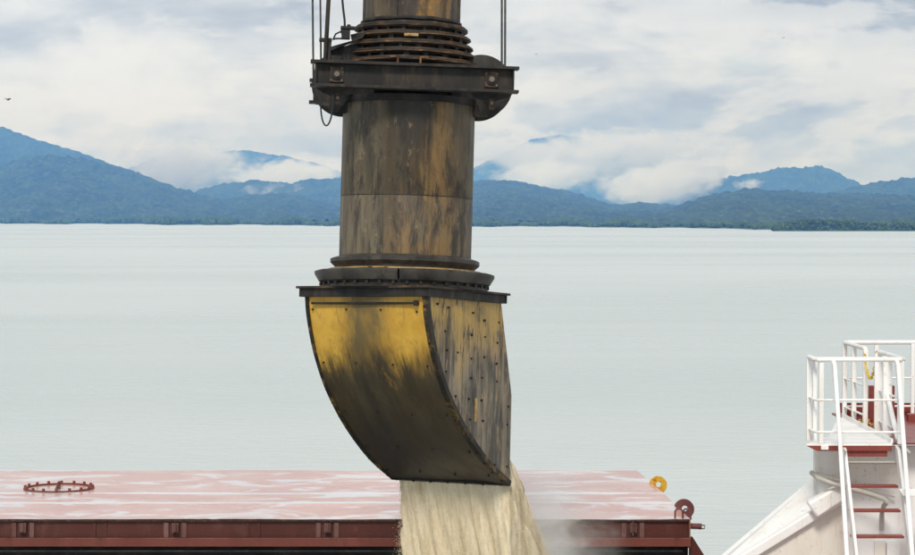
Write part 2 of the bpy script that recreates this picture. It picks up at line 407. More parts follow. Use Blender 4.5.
ridge('hill_left_back', [(-200, 70), (-90, 95), (0, 126), (37, 140), (74, 150), (111, 164), (150, 178), (200, 200)], 12500, 9200, -180, 200, rows=70, seed=3)
ridge('hill_left', [(-200, 158), (0, 166), (22, 157), (56, 155), (82, 158), (119, 167), (149, 177), (175, 187), (197, 194), (223, 200), (245, 196), (268, 193.5), (297, 196), (320, 202), (350, 209), (420, 213)],
      8800, 5600, -180, 420, rows=95, seed=5)
ridge('hill_middle', [(170, 205), (201, 189), (223, 184), (253, 180.5), (268, 181), (290, 183), (308, 179.5), (340, 178.5), (380, 180), (440, 190), (480, 206)], 11500, 8800, 170, 480, rows=60, seed=8)
ridge('hill_centre', [(380, 200), (440, 188), (474, 182.5), (485, 181), (503, 180), (520, 181.5), (535, 185), (558, 190), (578, 194), (596, 200), (611, 205), (621, 204.5), (641, 203), (661, 204.5), (690, 206), (760, 208)],
      9600, 4600, 380, 760, rows=90, seed=11)
ridge('hill_right', [(640, 213), (670, 208), (680, 205.5), (700, 198), (718, 193), (739, 190), (760, 190), (778, 191.5), (796, 191.5), (824, 193), (860, 194), (915, 196), (1100, 192)], 7200, 3700, 640, 1100, rows=90, rough=8, seed=14)
ridge('hill_right_back', [(790, 204), (834, 191), (860, 185), (880, 182), (898, 179), (915, 177), (960, 170), (1020, 172), (1100, 178)], 10500, 8000, 790, 1100, rows=50, seed=17)
ridge('mountain_right', [(680, 196), (713, 180), (726, 177), (749, 174.5), (765, 172), (783, 167), (801, 167.5), (816, 165.5), (829, 169.5), (844, 177), (860, 184), (900, 200)], 14000, 12000, 680, 900, rows=50, rough=12, seed=21)
ridge('mountain_far', [(60, 178), (130, 168), (160, 156), (172, 151), (190, 155), (210, 160), (226, 151), (250, 150), (275, 155), (296, 158), (320, 164), (350, 176), (400, 190), (440, 185), (480, 165), (510, 150),
      (530, 140), (560, 135), (583, 138), (605, 150), (625, 156), (655, 166), (690, 180), (735, 192), (790, 197)], 17800, 16000, 60, 790, rows=50, rough=10, seed=25)

SHX = [-200, 0, 340, 474, 600, 700, 765, 1100]; SHY = [223.0, 223.4, 225.6, 226.3, 227.0, 228.4, 229.2, 229.6]
def shore_dist(px): return CAMH * F / (np.interp(px, SHX, SHY) + .35 * np.sin(px * .043) + .25 * np.sin(px * .117 + 1) + .15 * np.sin(px * .31) - HORIZON)
# low coastal flat under the woods
pxs = np.arange(-200, 1101, 10.0); ds = shore_dist(pxs)
V = []; 
for k in (0.995, 1.0, 1.02, 1.25, 2.6):
    for px, d in zip(pxs, ds):
        yy = d * k; V.append(((px - CX) / F * yy, yy, -.5 if k < .998 else 1.6))
n = len(pxs); q = [(r * n + i, r * n + i + 1, (r + 1) * n + i + 1, (r + 1) * n + i) for r in range(4) for i in range(n - 1)]
link('coastal_flat', np_mesh('coastal_flat', V, q), M['shore'], kind='structure')

def ico(sub):
    bm = bmesh.new(); bmesh.ops.create_icosphere(bm, subdivisions=sub, radius=1)
    v = np.array([p.co[:] for p in bm.verts]); f = np.array([[p.index for p in q.verts] for q in bm.faces]); bm.free(); return v, f
def crowns(name, centres, radii, hgt, mat, sub=1, jag=.35, **kw):
    v0, f0 = ico(sub); N = len(centres)
    j = 1 + (rng.random((N, len(v0), 1)) - .5) * 2 * jag
    v = v0[None] * j * np.stack([radii, radii, hgt], -1)[:, None, :] + np.asarray(centres)[:, None, :]
    f = f0[None] + (np.arange(N) * len(v0))[:, None, None]
    return link(name, np_mesh(name, v.reshape(-1, 3), f.reshape(-1, 3), False), mat, **kw)
C, RR, HH = [], [], []
for i in range(5200):
    px = rng.uniform(-190, 1090); d = float(shore_dist(np.array([px]))[0]) * (1.0 + rng.random() ** 1.6 * .14) + 30
    h = rng.uniform(7, 12) * (1 + .35 * math.sin(px * .05 + math.sin(px * .021) * 3)) * (d / 5000 * .5 + .5)
    C.append(((px - CX) / F * d, d, h * .55)); RR.append(rng.uniform(4, 8)); HH.append(h * .55)
crowns('shoreline_wood', C, np.array(RR), np.array(HH), M['shore'], 1, .4, label='dark green band of trees along the far shoreline', cat='forest', kind='stuff')
# nearer mangrove point on the right
C, RR, HH = [], [], []
for i in range(380):
    px = 772 + (1080 - 772) * rng.random(); 
    d = rng.uniform(2440, 2600); env = np.interp(px, [772, 785, 800, 835, 870, 895, 915, 1080], [.25, .75, 1.0, .95, .6, .75, .7, .8])
    for k in range(9):
        h = rng.uniform(1.0, 13.5) * env
        C.append(((px - CX) / F * d + rng.normal(0, 2.6), d + rng.normal(0, 3), max(h, .8))); r = rng.uniform(.8, 2.3); RR.append(r); HH.append(r * rng.uniform(.6, 1.0))
crowns('mangrove_wood', C, np.array(RR), np.array(HH), M['mangrove'], 1, .45, label='greener clump of mangrove trees on the point at right', cat='mangrove', kind='stuff')
V = []; 
for k, z in ((2395, -.4), (2420, .8), (2700, 1.0)):
    for px in range(764, 1101, 8): V.append(((px - CX) / F * k + (18 if px == 764 else 0), k + 10 * math.sin(px * .2), z))
n = len(range(764, 1101, 8)); q = [(r * n + i, r * n + i + 1, (r + 1) * n + i + 1, (r + 1) * n + i) for r in range(2) for i in range(n - 1)]
link('mud_point', np_mesh('mud_point', V, q), M['shore'], kind='structure')

# ------------------------------------------------------------------ air and mist
hz = MB().box((0, 8750, 375), (40400, 23700, 752))
m = bpy.data.materials.new('hazy_air'); m.use_nodes = True; t = NT(m.node_tree); t.n.clear()
out = t.add('ShaderNodeOutputMaterial'); pv = t.add('ShaderNodeVolumePrincipled'); t.l.new(pv.outputs[0], out.inputs['Volume'])
pv.inputs['Color'].default_value = (.15, .41, 1.0, 1); pv.inputs['Absorption Color'].default_value = (1, 1, 1, 1)
pv.inputs['Density'].default_value = 0.86e-4; pv.inputs['Anisotropy'].default_value = 0.0
build(hz, 'haze', m, smooth=False, kind='stuff', label='thin blue haze lying over the whole bay', cat='haze')

def mist_material(name, dens, scale, thr, seed, soft=.20):
    m = bpy.data.materials.new(name); m.use_nodes = True; t = NT(m.node_tree); t.n.clear()
    out = t.add('ShaderNodeOutputMaterial'); pv = t.add('ShaderNodeVolumePrincipled'); t.l.new(pv.outputs[0], out.inputs['Volume'])
    pv.inputs['Color'].default_value = (1, 1, 1, 1); pv.inputs['Absorption Color'].default_value = (1, 1, 1, 1); pv.inputs['Anisotropy'].default_value = .2
    gco = t.coord('Generated'); x, y, z = t.sep(gco)
    ctr = t.add('ShaderNodeVectorMath', operation='SUBTRACT'); t.l.new(gco, ctr.inputs[0]); ctr.inputs[1].default_value = (.5, .5, .5)
    ln = t.add('ShaderNodeVectorMath', operation='LENGTH'); t.l.new(ctr.outputs[0], ln.inputs[0])
    fall = t.ramp(ln.outputs[1], .5, .08)
    nn = t.noise(t.map(t.coord(), (1, 1, 1.7), (seed, seed * 2, 0)), scale, 6, .6, .6)
    d = t.ramp(t.math('ADD', nn, t.math('MULTIPLY', t.math('SUBTRACT', fall, 1.0), .5)), thr, thr + soft)
    t.put(pv.inputs['Density'], t.math('MULTIPLY', d, dens)); return m
def mist(px0, px1, py0, py1, D, depth, dens, scale, thr, seed, label):
    a, b_ = P(px0, py1, D), P(px1, py0, D); c = (a + b_) / 2; r = (b_ - a) / 2
    v, f = ico(2); me = np_mesh('mist_bank', v * np.array([r.x * 1.15, depth, r.z * 1.2]), f)
    o = link('mist_bank', me, mist_material('mist', dens, scale, thr, seed), label=label, cat='mist', kind='stuff'); o.location = c; return o
mist(70, 290, 118, 215, 13500, 900, .0075, .0050, .33, 1, 'white cloud bank spilling over the left ridge')
mist(175, 395, 142, 214, 14500, 900, .009, .0055, .34, 2, 'white mist lying behind the middle hill left of the pipe')
mist(440, 640, 140, 215, 14200, 900, .007, .0045, .39, 3, 'pale mist rising behind the hill right of the pipe')
mist(545, 765, 148, 222, 12200, 900, .010, .0045, .36, 4, 'bright cloud bank in the dip between the right hills')
mist(330, 830, 106, 205, 15600, 700, .008, .0030, .34, 5, 'thin cloud over the tops of the far mountains')
mist(590, 770, 140, 212, 13600, 500, .011, .006, .35, 9, 'torn cloud drifting left of the clear right mountain')
mist(190, 345, 172, 206, 9900, 300, .014, .010, .48, 6, 'small wisps of mist on the middle hill')
mist(715, 785, 172, 196, 11600, 300, .014, .010, .42, 7, 'small white wisp at the foot of the right mountain')

# ------------------------------------------------------------------ spout
AX = P(406.7, 198, 26.0)                      # pipe axis at the weld seam
PX = 82.8                                     # pixels per metre at the spout
def zy(y): return (198 - y) / PX
root = empty('loading_spout', AX, 'grimy telescopic ship loading spout with curved yellow chute pouring grain', 'loading spout', rot=(R(-2.5), R(1.5), 0))
# inner tube
build(MB().lathe([(.56, zy(26)), (.56, zy(-330)), (.545, zy(-330)), (.545, zy(26))], 96), 'inner_tube', M['tube'], root)
for a in (176, 184, -3.5, 4, 252):
    q = R(a); c = Vector((math.cos(q) * .575, math.sin(q) * .575, (zy(24) + zy(-330)) / 2))
    build(MB().box(c, (.03, .05, zy(-330) - zy(24)), Matrix.Rotation(q, 3, 'Z')), 'guide_rail', M['rim'] if a in (184, -3.5) else M['tube'], root)
# collar: stacked rings
rings = [(23.5, .61, .05), (30, .685, .07), (39, .722, .06), (48, .752, .062), (56.5, .785, .064), (65, .815, .060)]
for i, (y, r, th) in enumerate(rings):
    z = zy(y); e = th * .5
    ro = build(MB().lathe([(r - .11, z + e), (r - .03, z + e), (r - .022, z + e * .35), (r, z + e * .3), (r, z - e * .55), (r - .02, z - e * .6), (r - .03, z - e), (r - .11, z - e)], 96, .009), 'collar_ring', M['ring'] if i else M['soot'], root)
    if i > 1:
        build(MB().lathe([(r + .001, z - e * .1), (r + .006, z - e * .2), (r + .006, z - e * .5), (r + .001, z - e * .6), (r - .02, z - e * .35)], 96, .009), 'ring_lip', M['lip'], ro)
build(MB().lathe([(.575, zy(24)), (.60, zy(30)), (.70, zy(70)), (.70, zy(76)), (.57, zy(76))], 64), 'collar_sleeve', M['soot'], root)
sb = MB().box((0, 0, 0), (.07, .045, .075)); sme = mesh(sb, 'spacer_block', False); sme.materials.append(M['soot'])
for i in range(len(rings) - 1):
    zm = (zy(rings[i][0]) + zy(rings[i + 1][0])) / 2; rr = rings[i][1] - .075
    for k in range(18):
        q = R(k * 20 + i * 7 + random.uniform(-4, 4)); o = link('spacer_block', sme, None, root)
        o.location = (math.cos(q) * rr, math.sin(q) * rr, zm); o.rotation_euler = (0, 0, q + random.uniform(-.1, .1)); o.scale = (1, random.uniform(.7, 1.8), random.uniform(.7, .95))
build(MB().box((.02, -.70, zy(42)), (.17, .06, .035)), 'bare_clip', M['gold'], root, bevel=.008)
for x in (398, 420):
    xx = (x - 408.5) / PX
    build(MB().box((xx, -.83, zy(68.5)), (.022, .03, .10)).box((xx + (.04 if x == 420 else -.04), -.83, zy(64.6)), (.10, .03, .02)), 'angle_bracket', M['rust'], root)
# main pipe
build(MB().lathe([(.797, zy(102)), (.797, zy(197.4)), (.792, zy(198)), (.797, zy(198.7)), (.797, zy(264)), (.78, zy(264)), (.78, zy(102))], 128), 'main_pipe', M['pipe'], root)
build(MB().lathe([(.7975, zy(198.0)), (.799, zy(198.35)), (.7975, zy(198.7)), (.79, zy(198.9)), (.79, zy(197.9))], 96), 'weld_seam', M['soot'], root)
build(MB().lathe([(.825, zy(100)), (.825, zy(106.5)), (.79, zy(106.5)), (.79, zy(100))], 96), 'top_band', M['beam'], root)

# yoke: two channel beams with sheaves between them
YAW = R(4.5)
yk = Matrix.Rotation(YAW, 4, 'Z')
def yoke_obj(mb, name, mat, parent=root, bevel=0, smooth=True):
    o = build(mb, name, mat, parent, smooth, bevel); o.matrix_local = yk; return o
zt, zb = zy(74.0) + .012, zy(99.6) + .012; zm = (zt + zb) / 2; hh = zt - zb
def beam(yc, sgn, top, L):
    bb = MB().box((0, yc, zm), (L - .10, .022, hh - .07))
    o = yoke_obj(bb, 'yoke_beam', M['beam'], bevel=.004)
    for zz, nm in ((zt - .018, 'top_flange'), (zb + .018, 'bottom_flange')):
        p = build(MB().box((0, yc + sgn * .03, zz), (L, .17, .035)), nm, M['beam'], o, bevel=.004)
    for ex in (-1, 1):
        build(MB().box((ex * (L / 2 - .062), yc + sgn * .04, zm), (.016, .10, hh - .072)), 'end_plate', M['beam'], o)
    for x in (-.55, -.15, .3, .62):
        build(MB().box((x, yc + .06, zm), (.014, .10, hh - .072)), 'web_stiffener', M['beam'], o)
    return o
fb = beam(-1.0, -1, 0, 2.42); beam(1.02, 1, 0, 2.40)
for sx in (-1, 1):
    xs = sx * .905 if sx < 0 else .895
    pl = build(MB().box((xs, -1.021, zm), (.165, .018, .185)), 'bearing_plate', M['ring'], fb, bevel=.004)
    build(MB().tube([(xs, -1.03, zm), (xs, -1.052, zm)], .058, 20), 'axle_cap', M['beam'], pl)
    build(MB().tube([(xs, -1.05, zm), (xs, -1.075, zm)], .034, 6), 'axle_nut', M['boltlight'], pl)
    for dx in (-.06, .06):
        for dz in (-.07, .07):
            build(MB().tube([(xs + dx, -1.03, zm + dz), (xs + dx, -1.04, zm + dz)], .011, 6), 'bolt', M['boltlight'], pl)
    # sheave: grooved wheel on an axle between the beams
    zs = zm; xb_s = xs; xs = -.80 if sx < 0 else .845
    sh = MB()
    for yo in (-.22, .22):
        prof = [(.06, -.05), (.36, -.05), (.378, -.045), (.34, -.012), (.34, .012), (.378, .045), (.36, .05), (.06, .05)]
        lm = MB().lathe(prof, 56); sh.add([(xs + x, yo + z_, zs + y) for (x, y, z_) in lm.v], lm.f)
    s_o = yoke_obj(sh, 'sheave', M['soot'])
    build(MB().tube([(xs, -1.0, zs), (xs, 1.0, zs)], .05, 16), 'axle', M['soot'], s_o)
    xs = xb_s
    # guard cheek plates under the beam and lower channel
    ck = MB().prism([(xs - .13, -.42, zb + .02), (xs + .20, -.42, zb + .02), (xs + .13, -.42, zb - .10), (xs + .04, -.42, zb - .22), (xs - .06, -.42, zb - .22)], (0, .025, 0))
    yoke_obj(ck, 'cheek_plate', M['beam'])
    yoke_obj(MB().prism([(xs - .24, -.93, zb), (xs + .26, -.93, zb), (xs + .18, -.93, zb - .055), (xs + .06, -.93, zb - .09), (xs - .06, -.93, zb - .09), (xs - .16, -.93, zb - .06)], (0, .03, 0)), 'gusset', M['beam'])
    yoke_obj(MB().box((xs + .02, -.91, zb - .12), (.075, .05, .13)), 'hanger_block', M['ring'], bevel=.006)
    yoke_obj(MB().tube([(xs + .02, -.935, zb - .11), (xs + .02, -.955, zb - .11)], .022, 6), 'hanger_bolt', M['boltlight'])
# inner saddle blocks that clamp the pipe to the beams
yoke_obj(MB().box((0, -.86, zm), (.9, .20, hh - .08)).box((0, .88, zm), (.9, .20, hh - .08)), 'saddle_block', M['soot'])
# left gear: bracket post, junction box, arm, hoses
yoke_obj(MB().box((-1.01, -.40, zy(60)), (.09, .08, .36)).box((-1.035, -.40, zy(47)), (.15, .10, .04)).box((-.93, -.32, zy(66)), (.20, .2, .10)), 'bracket_post', M['soot'], bevel=.006)
jb = yoke_obj(MB().box((-.80, -.5, zy(42)), (.10, .1, .11)).box((-.78, -.5, zy(35.5)), (.165, .12, .035)).box((-.83, -.5, zy(39)), (.06, .07, .05)), 'junction_box', M['soot'], bevel=.006)
build(MB().tube([(-.77, -.5, zy(36)), (-.765, -.5, zy(32))], .022, 10), 'cable_gland', M['rubber'], jb)
yoke_obj(MB().prism([(-.98, -.45, zy(58)), (-.60, -.45, zy(44)), (-.55, -.45, zy(38)), (-.74, -.45, zy(41)), (-.72, -.45, zy(47)), (-.98, -.45, zy(54))], (0, .1, 0)), 'support_arm', M['soot'])
yoke_obj(MB().prism([(-1.12, -.35, zy(72)), (-.55, -.35, zy(72)), (-.58, -.35, zy(52)), (-.74, -.35, zy(50)), (-.93, -.35, zy(55)), (-1.03, -.35, zy(62))], (0, .25, 0)), 'sheave_guard', M['soot'])
yoke_obj(MB().tube([(-.95, -.52, zy(48)), (-.92, -.53, zy(42)), (-.86, -.53, zy(39.5)), (-.82, -.52, zy(39))], .011, 8), 'hose', M['rubber'])
yoke_obj(MB().tube([(-.95, -.52, zy(47)), (-.90, -.54, zy(46.5)), (-.84, -.53, zy(46.3))], .011, 8), 'hose', M['rubber'])
loop = [Vector((-1.08 + .07 * (1 - math.cos(a)) , -1.0, zy(113) - .27 * math.sin(a))) for a in [R(k * 15) for k in range(0, 13)]]
yoke_obj(MB().tube([loop[0] + Vector((0, 0, .06))] + loop + [loop[-1] + Vector((0, 0, .10))], .010, 8), 'wire_loop', M['rubber'])
yoke_obj(MB().box((-1.06, -.95, zy(114) + .005), (.16, .10, .03)), 'loop_bracket', M['soot'])

# head: flange rings and curved chute (extra tilt, turned 33 degrees)
HT = Matrix.Translation((0.0, 0, zy(262))) @ Matrix.Rotation(R(-2.2), 4, 'X')
def zh(y): return (262 - y) / PX
def head(mb, name, mat, M4=HT, parent=root, bevel=0, smooth=True, **kw):
    o = build(mb, name, mat, parent, smooth, bevel, **kw); o.matrix_local = M4; return o
head(MB().lathe([(.78, zh(257.5)), (.875, zh(260)), (.90, zh(261)), (.90, zh(264.5)), (.865, zh(267)), (.84, zh(269)), (.78, zh(269))], 96, .006), 'upper_flange', M['rim'])
head(MB().lathe([(.74, zh(266)), (.845, zh(266)), (.845, zh(276)), (.74, zh(276))], 80), 'bearing_neck', M['soot'])
head(MB().lathe([(.80, zh(270)), (.93, zh(271.2)), (.93, zh(272.6)), (.80, zh(274))], 80, .006), 'dusty_ledge', M['gold'])
# two half clamp rings with a joint
def arc_ring(prof, a0, a1, n=60):
    mb = MB(); m_ = len(prof); vs, fs = [], []
    for k in range(n + 1):
        q = a0 + (a1 - a0) * k / n
        for r, z in prof: vs.append((r * math.cos(q), r * math.sin(q), z + .006 * mnoise.noise(Vector((math.cos(q) * 5, math.sin(q) * 5, 0)))))
    for k in range(n):
        for i in range(m_):
            j = (i + 1) % m_; fs.append((k * m_ + i, (k + 1) * m_ + i, (k + 1) * m_ + j, k * m_ + j))
    fs += [tuple(range(m_)), tuple(range(n * m_ + m_ - 1, n * m_ - 1, -1))]
    return mb.add(vs, fs)
cp = [(.82, zh(272.0)), (1.05, zh(273.0)), (1.085, zh(274.0)), (1.085, zh(276.5)), (1.03, zh(284.0)), (.82, zh(284.0))]
for a0, a1 in ((-92.2, 87.2), (87.8, 267.2)):
    head(arc_ring(cp, R(a0 + .3), R(a1 - .3)), 'clamp_ring', M['rim'])
head(MB().lathe([(.74, zh(283)), (.985, zh(283)), (.985, zh(287)), (1.01, zh(287.5)), (1.01, zh(290.5)), (.74, zh(290.5))], 80, .008), 'lower_bearing', M['soot'])
for k in range(40):
    q = R(k * 9 + 3); z = zh(289)
    head(MB().box((1.0 * math.cos(q), 1.0 * math.sin(q), z + .03), (.05, .03, .035), Matrix.Rotation(q, 3, 'Z')), 'bearing_bolt', M['bolt'])

CH = HT @ Matrix.Translation((0, 0, zh(290))) @ Matrix.Rotation(R(-33), 4, 'Z') @ Matrix.Diagonal((.968, .968, 1, 1))
U, V0 = .885, -.84
def chute(mb, name, mat, parent=root, bevel=0, smooth=True, **kw):
    o = build(mb, name, mat, parent, smooth, bevel, **kw)
    o.matrix_local = CH if parent is root else Matrix.Identity(4); return o
TOP = -.125
fl = chute(MB().box((0, 0, -.012), (2 * U + .19, 1.68 + .20, .028)), 'chute_flange', M['ring'], bevel=.004)
sk = MB()
for (c, d) in (((0, V0 - .045, -.075), (2 * U + .14, .03, .098)), ((0, .84 + .045, -.075), (2 * U + .14, .03, .098)), ((-U - .045, 0, -.075), (.03, 1.68 + .058, .098)), ((U + .045, 0, -.075), (.03, 1.68 + .058, .098))):
    chute(MB().box(c, d), 'flange_skirt', M['soot'], fl, bevel=.003)
# profile of the curved plate: distance behind the top edge, drop
prof = [(0, 0), (.035, .20), (.125, .47), (.245, .73), (.455, 1.06), (.76, 1.40), (1.10, 1.69), (1.50, 1.96), (1.99, 2.20)]
def smooth_prof(p, n=48):
    p = [Vector(q) for q in p]; L = [0]
    for a, b_ in zip(p, p[1:]): L.append(L[-1] + (b_ - a).length)
    outp = []
    for k in range(n + 1):
        s_ = L[-1] * k / n; i = max(j for j in range(len(L) - 1) if L[j] <= s_ + 1e-9); f_ = (s_ - L[i]) / (L[i + 1] - L[i])
        p0, p1, p2, p3 = p[max(i - 1, 0)], p[i], p[i + 1], p[min(i + 2, len(p) - 1)]
        outp.append(.5 * ((2 * p1) + (p2 - p0) * f_ + (2 * p0 - 5 * p1 + 4 * p2 - p3) * f_ ** 2 + (3 * p1 - p0 - 3 * p2 + p3) * f_ ** 3))
    return outp
SP = smooth_prof(prof)
def pv3(u, s_, off=0.0):
    """point on the curved plate; off pushes outward (towards the viewer)"""
    i = min(int(s_ * 48), 47); f_ = s_ * 48 - i; p = SP[i].lerp(SP[i + 1], f_); d = (SP[min(i + 1, 48)] - SP[max(i - 1, 0)]).normalized()
    nrm = Vector((-d.y, -d.x)) ; 
    return Vector((u, V0 + p.x + nrm.x * off, TOP - p.y + nrm.y * off))
def strip(u0, u1, o0, o1, s0=0, s1=1, n=48, nu=1, dent=0):
    mb = MB(); vs, fs = [], []
    for k in range(n + 1):
        s_ = s0 + (s1 - s0) * k / n
        for (oo) in (o0, o1):
            for j in range(nu + 1):
                uu = u0 + (u1 - u0) * j / nu; dd = dent * mnoise.noise(Vector((uu * 1.6, s_ * 3.2, 3))) if dent else 0
                vs.append(pv3(uu, s_, oo + dd))
    w_ = (nu + 1) * 2; m_ = nu + 1
    for k in range(n):
        a = k * w_; b_ = a + w_
        for j in range(nu):
            fs += [(a + j, a + j + 1, b_ + j + 1, b_ + j), (a + m_ + j + 1, a + m_ + j, b_ + m_ + j, b_ + m_ + j + 1)]
        fs += [(a, b_, b_ + m_, a + m_), (a + m_ - 1, a + w_ - 1, b_ + w_ - 1, b_ + m_ - 1)]
    for a in (0, n * w_):
        for j in range(nu): fs.append((a + j, a + m_ + j, a + m_ + j + 1, a + j + 1))
    return mb.add(vs, fs)
front = chute(strip(-U, U, -.02, 0, nu=24, dent=.024), 'front_plate', M['chute_front'])
for u0, u1 in ((-U - .012, -U + .038), (U - .038, U + .012)):
    chute(strip(u0, u1, .001, .016), 'edge_strip', M['chute_edge'], front)
chute(strip(-U - .012, U + .035, -.03, .018, .982, 1.012 if False else 1.0, 4), 'lip_bar', M['soot'], front)
chute(MB().tube([(-U + .10, V0 - .022, TOP - .075), (U - .12, V0 - .022, TOP - .075)], .016, 8), 'front_rod', M['soot'], front)
chute(MB().tube([(U - .12, V0 - .005, TOP - .075), (U - .12, V0 - .045, TOP - .075)], .034, 14), 'rod_boss', M['bolt'], front)
bme = mesh(MB().tube([(0, 0, 0), (0, 0, .018)], .0125, 7), 'bolt'); bme.materials.append(M['bolt'])
def bolt(parent, p, nrm):
    o = link('bolt', bme, None, parent); o.location = p; o.rotation_euler = Vector(nrm).to_track_quat('Z', 'Y').to_euler()
    o.scale = [random.uniform(.85, 1.25)] * 3; return o
def fnorm(s_):
    return (pv3(0, s_, 1) - pv3(0, s_, 0)).normalized()
for s_ in (.055, .27, .50, .72, .90):
    for u in (-.78, -.27, .25, .76): bolt(front, pv3(u + random.uniform(-.02, .02), s_ + random.uniform(-.006, .006), .006), fnorm(s_))
for u in (-U + .012, U - .012):
    for k in range(14): bolt(front, pv3(u, .04 + k * .069, .014), fnorm(.04 + k * .069))
for k in range(7): bolt(front, pv3(-.8 + k * .266, .985, .016), fnorm(.985))
# side plates: two panels each side, bounded by the curve
def side_panel(u, v_lo, v_hi, inset):
    def drop(v):       # drop of the curve at v
        x = v - V0
        for a, b_ in zip(SP, SP[1:]):
            if a.x <= x <= b_.x: return a.y + (b_.y - a.y) * (x - a.x) / max(b_.x - a.x, 1e-6)
        return SP[-1].y
    pts = []; nn = 26
    for k in range(nn + 1):
        v = v_lo + (v_hi - v_lo) * k / nn; pts.append((u, v, TOP - drop(v) + .004))
    def topz(v): return TOP if v <= .84 else TOP - (v - .84) / .31 * 1.15
    pts.append((u, v_hi, topz(v_hi)))
    if v_lo < .84 < v_hi: pts.append((u, .84, TOP))
    pts.append((u, v_lo, TOP))
    if v_lo <= V0 + .001: pts.pop()
    return pts
V_END = V0 + 1.98
for u, du in ((U - .004, .022), (-U + .004, -.022)):
    for lo, hi, e in ((V0, -.015, 0), (-.012, V_END, .004)):
        p = side_panel(u, lo, hi, 0); o = chute(MB().prism(p, (du + (math.copysign(e, du)), 0, 0)), 'side_panel', M['chute_side'], smooth=False)
        if u > 0:
            for v in ((-.62, -.40, -.14) if lo < -.5 else (.16, .44, .76, 1.07)):
                for z in np.arange(-.28, -2.2, -.245):
                    x = v - V0; d = np.interp(x, [q.x for q in SP], [q.y for q in SP])
                    if z > TOP - d + .06 + .0 and z < TOP - .05 and (v < .84 or z < TOP - (v - .84) / .31 * 1.15 - .06): 
                        if random.random() < .7: bolt(o, (u + du + e, v + random.uniform(-.03, .03), z - .10 * v + random.uniform(-.03, .03)), (1, 0, 0))
chute(strip(U - .002, U + .034, -.05, .014, .0, 1.0), 'corner_angle', M['chute_edge'], front)
chute(MB().box((U + .026, .30, -1.42), (.003, .05, .28)), 'wear_strip', M['gold'], front)
# back plate above the mouth
chute(MB().prism([(-U, .84, TOP), (-U, 1.14, TOP - 1.13), (-U, 1.12, TOP - 1.13), (-U, .82, TOP)], (2 * U, 0, 0)), 'back_plate', M['chute_side'])

# hoist ropes and hanging cables, each on its own
def rope(pts, r, name, mat, label, group=None, cat='rope'):
    base = pts[-1]; o = build(MB().tube([p - base for p in pts], r, 8), name, mat, None, True, 0, label=label, cat=cat, group=group); o.location = base; return o
def run(xt, xb, yb, Y, sag=0):
    a, b_ = P(xt, -1, Y), P(xb, yb, Y); d = (a - b_)
    return [b_ + d * 2.6, b_ + d * 1.3, a, b_ + d * .5, b_]
rope(run(312.6, 313.4, 76, 25.6), .013, 'hoist_rope', M['wire'], 'leftmost wire hoist rope running down to the yoke end', 'hoist ropes of the spout')
rope(run(320.3, 321.0, 62, 25.7), .012, 'hoist_rope', M['wire'], 'thin wire rope just left of the thick slanting pipe', 'hoist ropes of the spout')
rope(run(501.8, 501.8, 86, 25.9), .014, 'hoist_rope', M['wire'], 'inner of the two wire ropes at the right yoke end', 'hoist ropes of the spout')
rope(run(505.2, 505.0, 86, 25.9), .014, 'hoist_rope', M['wire'], 'outer, rightmost wire rope at the right yoke end', 'hoist ropes of the spout')
rope(run(328.6, 325.0, 66, 25.55), .027, 'conduit_pipe', M['beam'], 'thick slanting grey conduit left of the spout', None, 'conduit')
a = [P(342.3, -60, 25.5), P(342.3, -1, 25.5), P(343.2, 9, 25.5), P(344.6, 20, 25.5), P(345, 34.5, 25.5)]
rope(a, .014, 'power_cable', M['rubber'], 'black cable hanging into the junction box beside the collar', None, 'cable')

# ------------------------------------------------------------------ falling grain and its dust
CW = root.matrix_basis @ CH                    # chute frame in the world
m, t, b = material('pale_grain'); M['grain'] = m; oc = t.coord()
gx, gy, gz = t.sep(oc); cmb = t.add('ShaderNodeCombineXYZ'); t.put(cmb.inputs[0], t.math('ADD', gx, t.math('MULTIPLY', gz, .20))); t.put(cmb.inputs[1], gy); t.put(cmb.inputs[2], gz); lean = cmb.outputs[0]
g1 = t.noise(t.map(lean, (1, 1, .10)), 10, 6, .65, .25); g2 = t.noise(t.map(oc, (1, 1, .5)), 60, 4, .7)
gc = t.mix(t.ramp(g1, .35, .65), (.60, .50, .335), (.77, .685, .52)); gc = t.mix(t.ramp(g2, .45, .7, 0, .4), gc, (.55, .42, .24))
gc = t.mix(t.ramp(t.noise(t.map(lean, (1, 1, .08), (3, 0, 0)), 5.5, 6, .62, .3), .5, .68, 0, .6), gc, (.43, .33, .19))
t.put(b.inputs['Base Color'], gc); b.inputs['Roughness'].default_value = .8
t.put(b.inputs['Normal'], t.bump(t.math('ADD', t.math('MULTIPLY', g1, 1.6), g2), .35, .015))
z_l = TOP - 2.20; v_l = V0 + 1.99
DROP = 5.5
def vfast(d): return .06 + .80 * (d + 1e-4) ** .9
def stream_pt(u, w_, d):
    """u across the lip, w 0..1 from the near falling sheet to the far thrown one, d metres fallen"""
    vnear = v_l - .02 + .10 * d; vfar = v_l - .05 + vfast(d)
    return (u, vnear + (vfar - vnear) * w_, z_l + .34 - d)
mb_v, mb_f = [], []; ND, NP = 110, 180
